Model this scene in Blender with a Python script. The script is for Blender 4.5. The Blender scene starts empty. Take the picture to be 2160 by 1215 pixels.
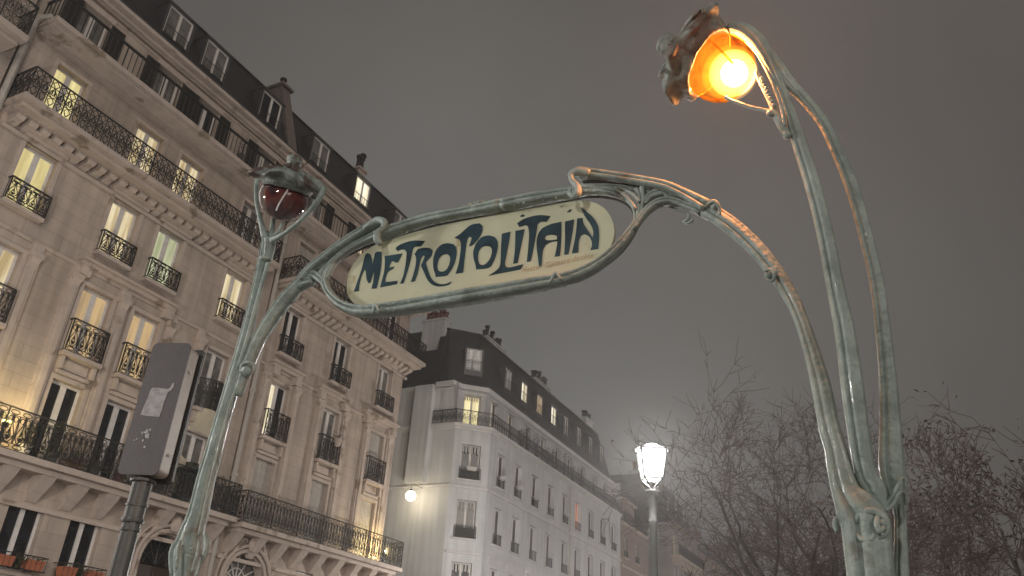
import bpy, math, random
import numpy as np
from mathutils import Vector, Matrix
from mathutils.geometry import tessellate_polygon

# ---------------------------------------------------------------- camera, world, sun, exposure
sc = bpy.context.scene
FPX, PITCH, ROLL = 1703.0, 0.47695, 0.0650
YA, YB = 0.49147, 0.47410            # street direction at the two blocks
EYE = np.array([0.0, 0.0, 1.6])
def cam_axes():
    cp, sp = math.cos(PITCH), math.sin(PITCH)
    fw = np.array([0, cp, sp]); up = np.array([0, -sp, cp]); ri = np.array([1.0, 0, 0])
    c, s = math.cos(ROLL), math.sin(ROLL)
    return c*ri + s*up, -s*ri + c*up, fw
RI, UP, FW = cam_axes()
cd = bpy.data.cameras.new('camera'); cam = bpy.data.objects.new('camera', cd)
sc.collection.objects.link(cam); sc.camera = cam
cam.matrix_world = Matrix(((RI[0], UP[0], -FW[0], EYE[0]), (RI[1], UP[1], -FW[1], EYE[1]), (RI[2], UP[2], -FW[2], EYE[2]), (0, 0, 0, 1)))
cd.sensor_width = 36; cd.lens = FPX/2160*36; cd.clip_start = 0.05; cd.clip_end = 2000

w = bpy.data.worlds.new('World'); sc.world = w; w.use_nodes = True
nt = w.node_tree; N = nt.nodes; L = nt.links
for n in list(N): N.remove(n)
out = N.new('ShaderNodeOutputWorld'); bg = N.new('ShaderNodeBackground'); L.new(bg.outputs[0], out.inputs[0])
tc = N.new('ShaderNodeTexCoord')
noi = N.new('ShaderNodeTexNoise'); noi.inputs['Scale'].default_value = 2.1; noi.inputs['Detail'].default_value = 6; noi.inputs['Roughness'].default_value = .55
L.new(tc.outputs['Generated'], noi.inputs['Vector'])
rmp = N.new('ShaderNodeValToRGB')
rmp.color_ramp.elements[0].position = .3; rmp.color_ramp.elements[0].color = (.86, .855, .85, 1)
rmp.color_ramp.elements[1].position = .72; rmp.color_ramp.elements[1].color = (1.10, 1.09, 1.08, 1)
L.new(noi.outputs['Fac'], rmp.inputs[0]); 
# the low cloud is brightest over the lit street and falls off towards the park and the zenith
dp = N.new('ShaderNodeVectorMath'); dp.operation = 'DOT_PRODUCT'; dp.inputs[1].default_value = (-.02, .93, .36); nm = N.new('ShaderNodeVectorMath'); nm.operation = 'NORMALIZE'
L.new(tc.outputs['Generated'], nm.inputs[0]); L.new(nm.outputs[0], dp.inputs[0])
r2 = N.new('ShaderNodeValToRGB'); L.new(dp.outputs['Value'], r2.inputs[0])
for q, c in ((0.0, (.086, .077, .072)), (.80, (.100, .092, .086)), (.90, (.117, .111, .104)), (1.0, (.142, .139, .132))):
    e = r2.color_ramp.elements.new(q) if q not in (0.0, 1.0) else r2.color_ramp.elements[0 if q == 0 else -1]; e.color = (*c, 1)
mu = N.new('ShaderNodeVectorMath'); mu.operation = 'MULTIPLY'; L.new(rmp.outputs[0], mu.inputs[0]); L.new(r2.outputs[0], mu.inputs[1])
L.new(mu.outputs[0], bg.inputs[0]); bg.inputs[1].default_value = 1.0

sd = bpy.data.lights.new('sun', 'SUN'); sd.energy = .82; sd.angle = math.radians(30); sd.color = (1, .90, .80)
sun = bpy.data.objects.new('sun', sd); sc.collection.objects.link(sun)
# the city glow of the square behind the camera, low in the sky
sun.rotation_euler = Vector((-.55, 1.0, -.30)).to_track_quat('-Z', 'Y').to_euler()
vs = sc.view_settings; vs.view_transform = 'Standard'; vs.look = 'None'; vs.gamma = 1; vs.use_curve_mapping = False; vs.exposure = 0
sc.cycles.use_denoising = True
sc.cycles.max_bounces = 6; sc.cycles.transparent_max_bounces = 12; sc.cycles.volume_bounces = 0
sc.cycles.sample_clamp_indirect = 4

# ---------------------------------------------------------------- helpers
rnd = random.Random(7)
def frame(yaw, D):
    """matrix: x along the street, y into the facade, z up; origin at the foot of the perpendicular from the camera"""
    a = (math.sin(yaw), math.cos(yaw)); n = (-math.cos(yaw), math.sin(yaw))
    return Matrix(((a[0], n[0], 0, n[0]*D), (a[1], n[1], 0, n[1]*D), (0, 0, 1, 0), (0, 0, 0, 1)))
FA = frame(YA, 21.5); FB = frame(YB, 21.0)
def ray(u, v): return FW + RI*(u-1080)/FPX - UP*(v-607.5)/FPX

class MB:
    def __init__(s): s.v = []; s.f = []
    def add(s, vs, fs):
        b = len(s.v); s.v += [tuple(map(float, q)) for q in vs]; s.f += [tuple(b+i for i in q) for q in fs]
    def box(s, x0, x1, y0, y1, z0, z1):
        s.add([(x0,y0,z0),(x1,y0,z0),(x1,y1,z0),(x0,y1,z0),(x0,y0,z1),(x1,y0,z1),(x1,y1,z1),(x0,y1,z1)],
              [(0,3,2,1),(4,5,6,7),(0,1,5,4),(1,2,6,5),(2,3,7,6),(3,0,4,7)])
    def hexa(s, p):   # 8 points: bottom loop, top loop
        s.add(p, [(0,3,2,1),(4,5,6,7),(0,1,5,4),(1,2,6,5),(2,3,7,6),(3,0,4,7)])
    def quad(s, *p): s.add(p, [tuple(range(len(p)))])
    def tube(s, path, r, n=4, closed=False, rot=0.):
        P = [Vector(p) for p in path]; m = len(P)
        R = r if isinstance(r, (list, tuple)) else [r]*m
        vs = []; ref = None
        for i in range(m):
            if closed: t = P[(i+1) % m]-P[i-1]
            else: t = P[min(i+1, m-1)]-P[max(i-1, 0)]
            if t.length < 1e-9: t = Vector((0, 0, 1))
            t.normalize()
            if ref is None:
                ref = Vector((0, 1, 0)) if abs(t.y) < .9 else Vector((1, 0, 0))
            u = (ref-t*ref.dot(t))
            if u.length < 1e-6: u = t.orthogonal()
            u.normalize(); ref = u; w_ = t.cross(u)
            for k in range(n):
                a = rot+2*math.pi*k/n
                vs.append(P[i]+(u*math.cos(a)+w_*math.sin(a))*R[i])
        fs = []
        for i in range(m if closed else m-1):
            j = (i+1) % m
            for k in range(n): fs.append((i*n+k, i*n+(k+1) % n, j*n+(k+1) % n, j*n+k))
        if not closed: fs += [tuple(reversed(range(n))), tuple(range((m-1)*n, m*n))]
        s.add(vs, fs)
    def lathe(s, prof, n=16, c=(0, 0, 0), M=None, fn=None):
        """prof: (r,z) list; fn(theta,i) scales r"""
        vs = []
        for i, (r, z) in enumerate(prof):
            for k in range(n):
                a = 2*math.pi*k/n; q = r*(fn(a, i) if fn else 1)
                p = Vector((q*math.cos(a), q*math.sin(a), z))
                if M is not None: p = M @ p
                vs.append((p[0]+c[0], p[1]+c[1], p[2]+c[2]))
        fs = [(i*n+k, i*n+(k+1) % n, (i+1)*n+(k+1) % n, (i+1)*n+k) for i in range(len(prof)-1) for k in range(n)]
        fs += [tuple(reversed(range(n))), tuple(range((len(prof)-1)*n, len(prof)*n))]
        s.add(vs, fs)
    def ball(s, c, r, n=10, M=None):
        rr = r if isinstance(r, (tuple, list)) else (r, r, r)
        vs = []; m = n//2+1
        for i in range(m+1):
            th = math.pi*i/m
            for k in range(n):
                a = 2*math.pi*k/n
                p = Vector((rr[0]*math.sin(th)*math.cos(a), rr[1]*math.sin(th)*math.sin(a), rr[2]*math.cos(th)))
                if M is not None: p = M @ p
                vs.append((p[0]+c[0], p[1]+c[1], p[2]+c[2]))
        s.add(vs, [(i*n+k, (i+1)*n+k, (i+1)*n+(k+1) % n, i*n+(k+1) % n) for i in range(m) for k in range(n)])
    def build(s, name, mat, parent=None, smooth=False, M=None):
        me = bpy.data.meshes.new(name); me.from_pydata(s.v, [], s.f); me.materials.append(mat)
        if smooth: me.shade_smooth()
        me.update()
        o = bpy.data.objects.new(name, me); sc.collection.objects.link(o)
        if parent is not None: o.parent = parent
        if M is not None: o.matrix_world = M
        return o

def thing(name, label, cat, M=None, group=None):
    o = bpy.data.objects.new(name, None); sc.collection.objects.link(o); o.empty_display_size = .3
    if M is not None: o.matrix_world = M
    o['label'] = label; o['category'] = cat
    if group: o['group'] = group
    return o
def tag(o, label, cat, group=None):
    o['label'] = label; o['category'] = cat
    if group: o['group'] = group
    return o

# ---------------------------------------------------------------- materials
MATS = {}
def mat(name, col, rough=.7, metal=0., var=.12, scale=3., bump=0., bscale=30., emit=None, es=0., col2=None, coat=0., trans=None, stain=None):
    if name in MATS: return MATS[name]
    m = bpy.data.materials.new(name); m.use_nodes = True; t = m.node_tree; b = t.nodes['Principled BSDF']
    b.inputs['Roughness'].default_value = rough; b.inputs['Metallic'].default_value = metal
    tc = t.nodes.new('ShaderNodeTexCoord')
    n1 = t.nodes.new('ShaderNodeTexNoise'); n1.inputs['Scale'].default_value = scale; n1.inputs['Detail'].default_value = 6; n1.inputs['Roughness'].default_value = .65
    t.links.new(tc.outputs['Object'], n1.inputs['Vector'])
    r = t.nodes.new('ShaderNodeValToRGB'); r.color_ramp.elements[0].position = .3; r.color_ramp.elements[1].position = .7
    c2 = col2 or tuple(min(1, c*(1+var)) for c in col)
    r.color_ramp.elements[0].color = (*[c*(1-var) for c in col], 1); r.color_ramp.elements[1].color = (*c2, 1)
    t.links.new(n1.outputs['Fac'], r.inputs[0]); src = r.outputs[0]
    if stain:
        n3 = t.nodes.new('ShaderNodeTexNoise'); n3.inputs['Scale'].default_value = stain[1]; n3.inputs['Detail'].default_value = 8
        t.links.new(tc.outputs['Object'], n3.inputs['Vector'])
        r3 = t.nodes.new('ShaderNodeValToRGB'); r3.color_ramp.elements[0].position = stain[2]; r3.color_ramp.elements[1].position = stain[2]+.08
        t.links.new(n3.outputs['Fac'], r3.inputs[0])
        mx = t.nodes.new('ShaderNodeMixRGB'); mx.inputs[2].default_value = (*stain[0], 1)
        t.links.new(r3.outputs[0], mx.inputs[0]); t.links.new(src, mx.inputs[1]); src = mx.outputs[0]
    t.links.new(src, b.inputs['Base Color'])
    if bump:
        n2 = t.nodes.new('ShaderNodeTexNoise'); n2.inputs['Scale'].default_value = bscale; n2.inputs['Detail'].default_value = 5
        t.links.new(tc.outputs['Object'], n2.inputs['Vector'])
        bp = t.nodes.new('ShaderNodeBump'); bp.inputs['Strength'].default_value = bump; bp.inputs['Distance'].default_value = .02
        t.links.new(n2.outputs['Fac'], bp.inputs['Height']); t.links.new(bp.outputs[0], b.inputs['Normal'])
    if emit:
        b.inputs['Emission Color'].default_value = (*emit, 1); b.inputs['Emission Strength'].default_value = es
    if coat: b.inputs['Coat Weight'].default_value = coat
    MATS[name] = m
    return m

def masonry(name, col, joint, bw=1.15, bh=.42, dark=.86, rough=.85, var=.14, vstreak=.12, mort=.02):
    """coursed ashlar seen in object x/z, with soot and rain streaks"""
    m = bpy.data.materials.new(name); m.use_nodes = True; t = m.node_tree; b = t.nodes['Principled BSDF']; b.inputs['Roughness'].default_value = rough
    X = lambda k: t.nodes.new(k); K = t.links.new
    tc = X('ShaderNodeTexCoord'); sp = X('ShaderNodeSeparateXYZ'); K(tc.outputs['Object'], sp.inputs[0])
    ad = X('ShaderNodeMath'); ad.operation = 'ADD'; K(sp.outputs[0], ad.inputs[0]); K(sp.outputs[1], ad.inputs[1])
    cb = X('ShaderNodeCombineXYZ'); K(ad.outputs[0], cb.inputs[0]); K(sp.outputs[2], cb.inputs[1])
    br = X('ShaderNodeTexBrick'); br.inputs['Scale'].default_value = 1; br.inputs['Brick Width'].default_value = bw; br.inputs['Row Height'].default_value = bh
    br.inputs['Mortar Size'].default_value = mort; br.inputs['Mortar Smooth'].default_value = .6; br.inputs['Bias'].default_value = 0
    br.inputs['Color1'].default_value = (*col, 1); br.inputs['Color2'].default_value = (*[c*(1-var*.6) for c in col], 1); br.inputs['Mortar'].default_value = (*[c*joint for c in col], 1)
    K(cb.outputs[0], br.inputs['Vector'])
    n1 = X('ShaderNodeTexNoise'); n1.inputs['Scale'].default_value = .55; n1.inputs['Detail'].default_value = 7; n1.inputs['Roughness'].default_value = .62; K(tc.outputs['Object'], n1.inputs['Vector'])
    mp = X('ShaderNodeMapping'); mp.inputs['Scale'].default_value = (3.2, 3.2, .22); K(tc.outputs['Object'], mp.inputs[0])
    n2 = X('ShaderNodeTexNoise'); n2.inputs['Scale'].default_value = 1.; n2.inputs['Detail'].default_value = 6; K(mp.outputs[0], n2.inputs['Vector'])
    r1 = X('ShaderNodeMapRange'); r1.inputs['From Min'].default_value = .3; r1.inputs['From Max'].default_value = .7; r1.inputs['To Min'].default_value = 1-var; r1.inputs['To Max'].default_value = 1+var*.6; K(n1.outputs['Fac'], r1.inputs[0])
    r2 = X('ShaderNodeMapRange'); r2.inputs['From Min'].default_value = .35; r2.inputs['From Max'].default_value = .65; r2.inputs['To Min'].default_value = 1-vstreak; r2.inputs['To Max'].default_value = 1.03; K(n2.outputs['Fac'], r2.inputs[0])
    mu = X('ShaderNodeMath'); mu.operation = 'MULTIPLY'; K(r1.outputs[0], mu.inputs[0]); K(r2.outputs[0], mu.inputs[1])
    vm = X('ShaderNodeVectorMath'); vm.operation = 'SCALE'; K(br.outputs['Color'], vm.inputs[0]); K(mu.outputs[0], vm.inputs['Scale'])
    K(vm.outputs[0], b.inputs['Base Color'])
    n3 = X('ShaderNodeTexNoise'); n3.inputs['Scale'].default_value = 14; n3.inputs['Detail'].default_value = 6; K(tc.outputs['Object'], n3.inputs['Vector'])
    mi = X('ShaderNodeMath'); mi.operation = 'MULTIPLY_ADD'; mi.inputs[1].default_value = -.8; K(br.outputs['Fac'], mi.inputs[0]); K(n3.outputs['Fac'], mi.inputs[2])
    bp = X('ShaderNodeBump'); bp.inputs['Strength'].default_value = .35; bp.inputs['Distance'].default_value = .02; K(mi.outputs[0], bp.inputs['Height']); K(bp.outputs[0], b.inputs['Normal'])
    MATS[name] = m; return m

def curtain(name, c1, c2, s, scale=5., seed=0.):
    """lit room behind a drawn curtain: vertical folds, brighter and dimmer patches"""
    m = bpy.data.materials.new(name); m.use_nodes = True; t = m.node_tree; K = t.links.new; X = lambda k: t.nodes.new(k)
    for n in list(t.nodes): t.nodes.remove(n)
    o = X('ShaderNodeOutputMaterial'); e = X('ShaderNodeEmission'); e.inputs[1].default_value = s
    gl = X('ShaderNodeBsdfGlossy'); gl.inputs['Roughness'].default_value = .08; gl.inputs[0].default_value = (.9, .9, .9, 1)
    mx = X('ShaderNodeMixShader'); mx.inputs[0].default_value = .06; K(e.outputs[0], mx.inputs[1]); K(gl.outputs[0], mx.inputs[2]); K(mx.outputs[0], o.inputs[0])
    tc = X('ShaderNodeTexCoord'); mp = X('ShaderNodeMapping'); mp.inputs['Scale'].default_value = (scale, scale, .5); mp.inputs['Location'].default_value = (seed, 0, seed); K(tc.outputs['Object'], mp.inputs[0])
    n = X('ShaderNodeTexNoise'); n.inputs['Scale'].default_value = 1.; n.inputs['Detail'].default_value = 4; K(mp.outputs[0], n.inputs['Vector'])
    r = X('ShaderNodeValToRGB'); r.color_ramp.elements[0].position = .38; r.color_ramp.elements[1].position = .62
    r.color_ramp.elements[0].color = (*c2, 1); r.color_ramp.elements[1].color = (*c1, 1); K(n.outputs['Fac'], r.inputs[0]); K(r.outputs[0], e.inputs[0])
    MATS[name] = m; return m

def glow(name, col, s, tint=(.9, .9, .9), veins=None):
    """lit translucent glass: it glows and lets the lamp inside shine through"""
    m = bpy.data.materials.new(name); m.use_nodes = True; t = m.node_tree; K = t.links.new; X = lambda k: t.nodes.new(k)
    for n in list(t.nodes): t.nodes.remove(n)
    o = X('ShaderNodeOutputMaterial'); e = X('ShaderNodeEmission'); e.inputs[0].default_value = (*col, 1); e.inputs[1].default_value = s
    tr = X('ShaderNodeBsdfTransparent'); tr.inputs[0].default_value = (*tint, 1); a = X('ShaderNodeAddShader')
    if veins:
        tc = X('ShaderNodeTexCoord'); n = X('ShaderNodeTexNoise'); n.inputs['Scale'].default_value = veins[0]; n.inputs['Detail'].default_value = 2; n.inputs['Distortion'].default_value = 1.6; K(tc.outputs['Object'], n.inputs['Vector'])
        r = X('ShaderNodeValToRGB'); E = r.color_ramp.elements
        E[0].position = .34; E[0].color = (*veins[1], 1); E[1].position = .66; E[1].color = (*col, 1)
        K(n.outputs['Fac'], r.inputs[0]); K(r.outputs[0], e.inputs[0])
    K(tr.outputs[0], a.inputs[0]); K(e.outputs[0], a.inputs[1]); K(a.outputs[0], o.inputs[0]); MATS[name] = m; return m

SHADE_GRIME = mat('shaded_grimy_iron', (.040, .038, .032), .75, var=.4, scale=14, bump=.6, bscale=30)  # near-black tone carries the shade under the bars along with the dirt
STONE = masonry('pale_limestone', (.50, .408, .343), .82, var=.20, vstreak=.20)
TRIM = mat('dressed_stone_trim', (.485, .40, .345), .85, var=.14, scale=2.2, bump=.3, bscale=18, stain=((.26, .20, .15), 1.7, .60))
STONE_W = masonry('pale_render', (.60, .595, .60), .93, 3.0, 1.5, vstreak=.17, var=.12, mort=.008)
TRIM_W = mat('pale_render_trim', (.58, .56, .55), .8, var=.1, scale=2.0, bump=.2, bscale=15)
RENDER_B = masonry('brown_render', (.30, .22, .19), .9, 2.4, 1.2, var=.15)
RENDER_G = masonry('grey_render', (.32, .29, .27), .9, 2.4, 1.2, var=.15)
SLATE = masonry('dark_slate', (.034, .032, .034), .55, .24, .17, rough=.55, var=.30, vstreak=.3, mort=.012)
ZINC = mat('grey_zinc', (.075, .073, .075), .5, .3, var=.25, scale=2.5)
IRON = mat('black_iron', (.022, .020, .018), .55, .2, var=.3, scale=8)
WOODW = mat('white_window_paint', (.68, .64, .61), .55, var=.12, scale=6)
SHUT = mat('pale_shutter_paint', (.42, .38, .34), .6, var=.14, scale=5)
GLASSD = mat('dark_window_glass', (.012, .013, .016), .08, var=.6, scale=2.)
GLASSM = mat('grey_curtained_glass', (.16, .15, .14), .25, var=.5, scale=3.)
CUR_Y = curtain('yellow_lit_curtain', (.80, .69, .33), (.56, .46, .20), 1.2, 4)
CUR_Y2 = curtain('cream_lit_curtain', (.78, .66, .42), (.42, .31, .15), 1.2, 6, 3.1)
CUR_O = curtain('amber_lit_curtain', (.58, .40, .20), (.36, .25, .14), 1.15, 4, 7.7)
CUR_G = curtain('greenish_lit_curtain', (.60, .62, .40), (.34, .35, .20), 1.15, 5, 1.3)
CUR_W = curtain('white_lit_room', (1., .93, .72), (.55, .45, .26), 1.4, 6, 5.)
CUR_P = curtain('pink_lit_curtain', (.62, .24, .14), (.45, .16, .10), 1.0, 4, 2.)
CUR_D = curtain('dim_lit_room', (.16, .12, .07), (.05, .035, .025), 1., 5, 9.)
CLAY = mat('red_clay_pot', (.16, .06, .045), .8, var=.2, scale=6)
LEAF = mat('dark_plant_leaves', (.045, .06, .025), .6, var=.35, scale=12, col2=(.10, .10, .04))
METAL = mat('verdigris_painted_iron', (.180, .230, .205), .55, .0, var=.22, scale=7, bump=.6, bscale=34, col2=(.32, .38, .345), stain=((.14, .14, .11), 5.5, .64), coat=.12)
AGED = mat('weathered_green_iron', (.10, .115, .10), .6, .0, var=.35, scale=9, bump=1.0, bscale=16, col2=(.30, .35, .32), stain=((.075, .05, .04), 6, .52))
PLATE = mat('cream_enamel_plate', (.47, .47, .335), .35, var=.10, scale=3, stain=((.36, .30, .18), 7., .63), coat=.3)
INK = mat('deep_teal_enamel', (.012, .028, .042), .35, var=.35, scale=9, col2=(.022, .058, .075))
RUST = mat('rust_brown_lettering', (.36, .26, .14), .6, var=.3, scale=20)
# ---------------------------------------------------------------- building parts (local frame: x along the street, y into the block, z up)
def facade(mb, s0, s1, z0, z1, ops, y=0., depth=.28):
    xs = sorted({s0, s1, *[q for o in ops for q in o[:2] if s0 < q < s1]})
    zs = sorted({z0, z1, *[q for o in ops for q in o[2:4] if z0 < q < z1]})
    for i in range(len(xs)-1):
        for j in range(len(zs)-1):
            cx, cz = (xs[i]+xs[i+1])/2, (zs[j]+zs[j+1])/2
            if any(o[0] < cx < o[1] and o[2] < cz < o[3] for o in ops): continue
            mb.quad((xs[i], y, zs[j]), (xs[i+1], y, zs[j]), (xs[i+1], y, zs[j+1]), (xs[i], y, zs[j+1]))
    for a, b, c, d in ops:
        e = y+depth
        mb.quad((a, y, c), (a, y, d), (a, e, d), (a, e, c)); mb.quad((b, y, c), (b, e, c), (b, e, d), (b, y, d))
        mb.quad((a, y, d), (b, y, d), (b, e, d), (a, e, d)); mb.quad((a, y, c), (a, e, c), (b, e, c), (b, y, c))

def xf(o, T):
    if T is not None: o.matrix_local = T
    return o
def window(par, a, b, c, d, y, pane=None, pane2=None, T=None, bars=0, fw=.075, mull=.11, fmat=None, shutter=False, name='window'):
    """casement: white frame with a central meeting stile; its panes are sub-parts"""
    yf = y+.16; m = MB()
    if shutter:
        n = 4; wd = (b-a)/n
        for k in range(n):
            m.box(a+k*wd+.006, a+(k+1)*wd-.006, yf-.05, yf-.015, c+.01, d-.01)
            for q in range(int((d-c-.2)/.07)):
                zz = c+.1+q*.07
                m.hexa([(a+k*wd+.05, yf-.062, zz), (a+(k+1)*wd-.05, yf-.062, zz), (a+(k+1)*wd-.05, yf-.048, zz), (a+k*wd+.05, yf-.048, zz),
                        (a+k*wd+.05, yf-.053, zz+.05), (a+(k+1)*wd-.05, yf-.053, zz+.05), (a+(k+1)*wd-.05, yf-.045, zz+.05), (a+k*wd+.05, yf-.045, zz+.05)])
        return xf(m.build('window_shutter', SHUT, par), T)
    mid = (a+b)/2
    m.box(a, a+fw, yf, yf+.06, c, d); m.box(b-fw, b, yf, yf+.06, c, d)
    m.box(a+fw, b-fw, yf, yf+.06, d-fw, d); m.box(a+fw, b-fw, yf, yf+.06, c, c+fw)
    m.box(mid-mull/2, mid+mull/2, yf-.015, yf+.05, c+fw, d-fw)
    for k in range(bars):
        zz = c+fw+(d-c-2*fw)*(k+1)/(bars+1)
        m.box(a+fw, mid-mull/2, yf+.01, yf+.04, zz-.015, zz+.015); m.box(mid+mull/2, b-fw, yf+.01, yf+.04, zz-.015, zz+.015)
    f = xf(m.build(name, fmat or WOODW, par), T)
    for k, (p, q, pm) in enumerate(((a+fw, mid-mull/2, pane), (mid+mull/2, b-fw, pane2 or pane))):
        g = MB(); g.box(p, q, yf+.03, yf+.045, c+fw, d-fw); g.build('pane', pm or GLASSD, f)
    return f

def arc(cx, cz, rx, rz, a0, a1, y, n=10):
    return [(cx+rx*math.cos(math.radians(a0+(a1-a0)*i/n)), y, cz+rz*math.sin(math.radians(a0+(a1-a0)*i/n))) for i in range(n+1)]
def iron_cell(m, x, w_, z, h, y, style, r=.011):
    P = lambda pts: [(x+w_*p, y, z+h*q) for p, q in pts]
    if style == 'bottle':
        m.tube(arc(x+w_/2, z+h*.915, w_*.36, h*.052, 0, 330, y, 10), r, 3, True); m.tube(arc(x+w_/2, z+h*.08, w_*.36, h*.05, 0, 330, y, 10), r, 3, True)
        for s in (0, 1):
            f = lambda p: p if not s else 1-p
            m.tube(arc(x+w_*f(.27), z+h*.74, w_*.17*(1 if not s else -1), h*.07, -90, 240, y, 9), r, 3)
            m.tube(P([(f(.44), .84), (f(.40), .62), (f(.24), .5), (f(.10), .38), (f(.14), .26), (f(.36), .17), (f(.5), .16)]), r, 3)
            m.tube(P([(f(.02), .84), (f(.05), .55), (f(.04), .16)]), r, 3)
        m.tube(P([(.5, .84), (.5, .36)]), r, 3); m.ball((x+w_/2, y, z+h*.28), (w_*.16, .02, h*.06), 6)
        m.tube(P([(.5, .5), (.30, .30), (.5, .20), (.70, .30), (.5, .5)]), r, 3)
    elif style == 'lattice':
        for s in (0, 1):
            f = lambda p: p if not s else 1-p
            m.tube(P([(f(.5), .97), (f(.12), .86), (f(.42), .74), (f(.5), .68), (f(.18), .55), (f(.10), .42), (f(.5), .34), (f(.15), .22), (f(.35), .10), (f(.5), .04)]), r, 3)
            m.tube(arc(x+w_*f(.28), z+h*.5, w_*.14, h*.06, 0, 300, y, 7), r, 3)
        m.tube(arc(x+w_/2, z+h*.52, w_*.20, h*.09, 0, 330, y, 9), r, 3, True)
        m.tube(P([(0, .34), (1, .34)]), r, 3); m.tube(P([(0, .7), (1, .7)]), r, 3)
        m.tube(P([(0, 0), (0, 1)]), r*1.2, 3)
    elif style == 'bars':
        m.tube(P([(0, 0), (0, 1)]), r*1.2, 4)
def rail_run(m, x0, x1, y0, y1, z0, z1, style, cell=.30, top=.05, r=.011):
    """a run from (x0,y0) to (x1,y1); motifs are built straight and then turned into the run"""
    Ln = math.hypot(x1-x0, y1-y0); n = max(1, round(Ln/cell)); w_ = Ln/n; t = MB()
    for k in range(n): iron_cell(t, k*w_, w_, z0, z1-z0, 0., style, r)
    t.box(0, Ln, -top*.45, top*.45, z1, z1+top*.7); t.box(0, Ln, -.012, .012, z0-.01, z0+.012)
    if style == 'bottle':
        t.box(0, Ln, -.009, .009, z0+(z1-z0)*.84-.008, z0+(z1-z0)*.84+.008); t.box(0, Ln, -.009, .009, z0+(z1-z0)*.15-.008, z0+(z1-z0)*.15+.008)
    for k in range(0, n+1, 4): t.box(k*w_-.016, k*w_+.016, -.016, .016, z0, z1)
    c, s = (x1-x0)/Ln, (y1-y0)/Ln
    m.add([(x0+p[0]*c-p[1]*s, y0+p[0]*s+p[1]*c, p[2]) for p in t.v], t.f)

def dormer(par, a, b, z0, z1, yf, slope, panes, T=None, arch=False, bars=0):
    """slope(z) gives the y of the roof behind; the box walls and lid are zinc, the window a sub-part"""
    m = MB(); e = .09; zr = z1+.12
    for x0, x1 in ((a-e, a), (b, b+e)): 
        m.hexa([(x0, yf, z0-.35), (x1, yf, z0-.35), (x1, slope(z0-.35)+.3, z0-.35), (x0, slope(z0-.35)+.3, z0-.35), (x0, yf, z1), (x1, yf, z1), (x1, slope(z1)+.3, z1), (x0, slope(z1)+.3, z1)])
    m.box(a, b, yf, yf+.5, z0-.35, z0)
    m.hexa([(a-e-.05, yf-.07, z1), (b+e+.05, yf-.07, z1), (b+e+.05, slope(zr)+.35, z1), (a-e-.05, slope(zr)+.35, z1),
            (a-e-.02, yf-.04, z1+.07), (b+e+.02, yf-.04, z1+.07), (b+e-.05, slope(zr)+.35, zr+.1), (a-e+.05, slope(zr)+.35, zr+.1)])
    d = xf(m.build('dormer', ZINC, par), T)
    f = MB(); yy = yf+.06; fw = .07; mid = (a+b)/2
    f.box(a, a+fw, yy, yy+.06, z0, z1); f.box(b-fw, b, yy, yy+.06, z0, z1); f.box(a+fw, b-fw, yy, yy+.06, z1-fw, z1); f.box(a+fw, b-fw, yy, yy+.06, z0, z0+fw); f.box(mid-.05, mid+.05, yy-.012, yy+.05, z0+fw, z1-fw)
    for k in range(bars):
        zz = z0+(z1-z0)*(k+1)/(bars+1); f.box(a+fw, b-fw, yy+.005, yy+.03, zz-.015, zz+.015)
    f.build('window_frame', WOODW, d)
    g = MB(); g.box(a+fw, b-fw, yy+.035, yy+.05, z0+fw, z1-fw); g.build('pane', panes, d)
    r = MB(); zr2 = z0+.55
    r.tube([(a, yf-.04, zr2), (b, yf-.04, zr2)], .02, 4); r.tube([(a, yf-.04, z0+.08), (b, yf-.04, z0+.08)], .012, 4)
    for k in range(7): r.tube([(a+(b-a)*(k+.5)/7, yf-.04, z0+.08), (a+(b-a)*(k+.5)/7, yf-.04, zr2)], .009, 3)
    r.build('dormer_railing', IRON, d)
    return d

def chimney(par, x0, x1, y0, y1, z0, z1, n, potmat, mat_, T=None, potr=.13, poth=.6, along='y', seed=1):
    R = random.Random(seed); m = MB(); m.box(x0, x1, y0, y1, z0, z1-.12); m.box(x0-.07, x1+.07, y0-.07, y1+.07, z1-.12, z1)
    c = xf(m.build('chimney', mat_, par), T)
    for k in range(n):
        t = (k+.5)/n; px, py = ((x0+x1)/2, y0+(y1-y0)*t) if along == 'y' else (x0+(x1-x0)*t, (y0+y1)/2)
        h = poth*R.uniform(.65, 1.35); p = MB()
        p.lathe([(potr*1.1, z1), (potr*.85, z1+.1), (potr*.78, z1+h*.8), (potr*1.15, z1+h*.84), (potr*1.1, z1+h)], 9, (px, py, 0))
        if k % 2: p.lathe([(potr*.3, z1+h), (potr*1.5, z1+h+.08), (potr*1.2, z1+h+.2), (.02, z1+h+.26)], 9, (px, py, 0))
        p.build('chimney_pot', potmat, c)
    return c

CG = [10.12, 13.16, 15.0, 18.12, 21.4, 24.57, 27.83]     # left edge of each window bay, metres along the street
FLO = {1: (3.95, 5.62), 2: (6.66, 9.06), 3: (9.84, 12.02), 4: (13.15, 15.14), 5: (15.98, 18.12), 6: (18.82, 20.68)}

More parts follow.
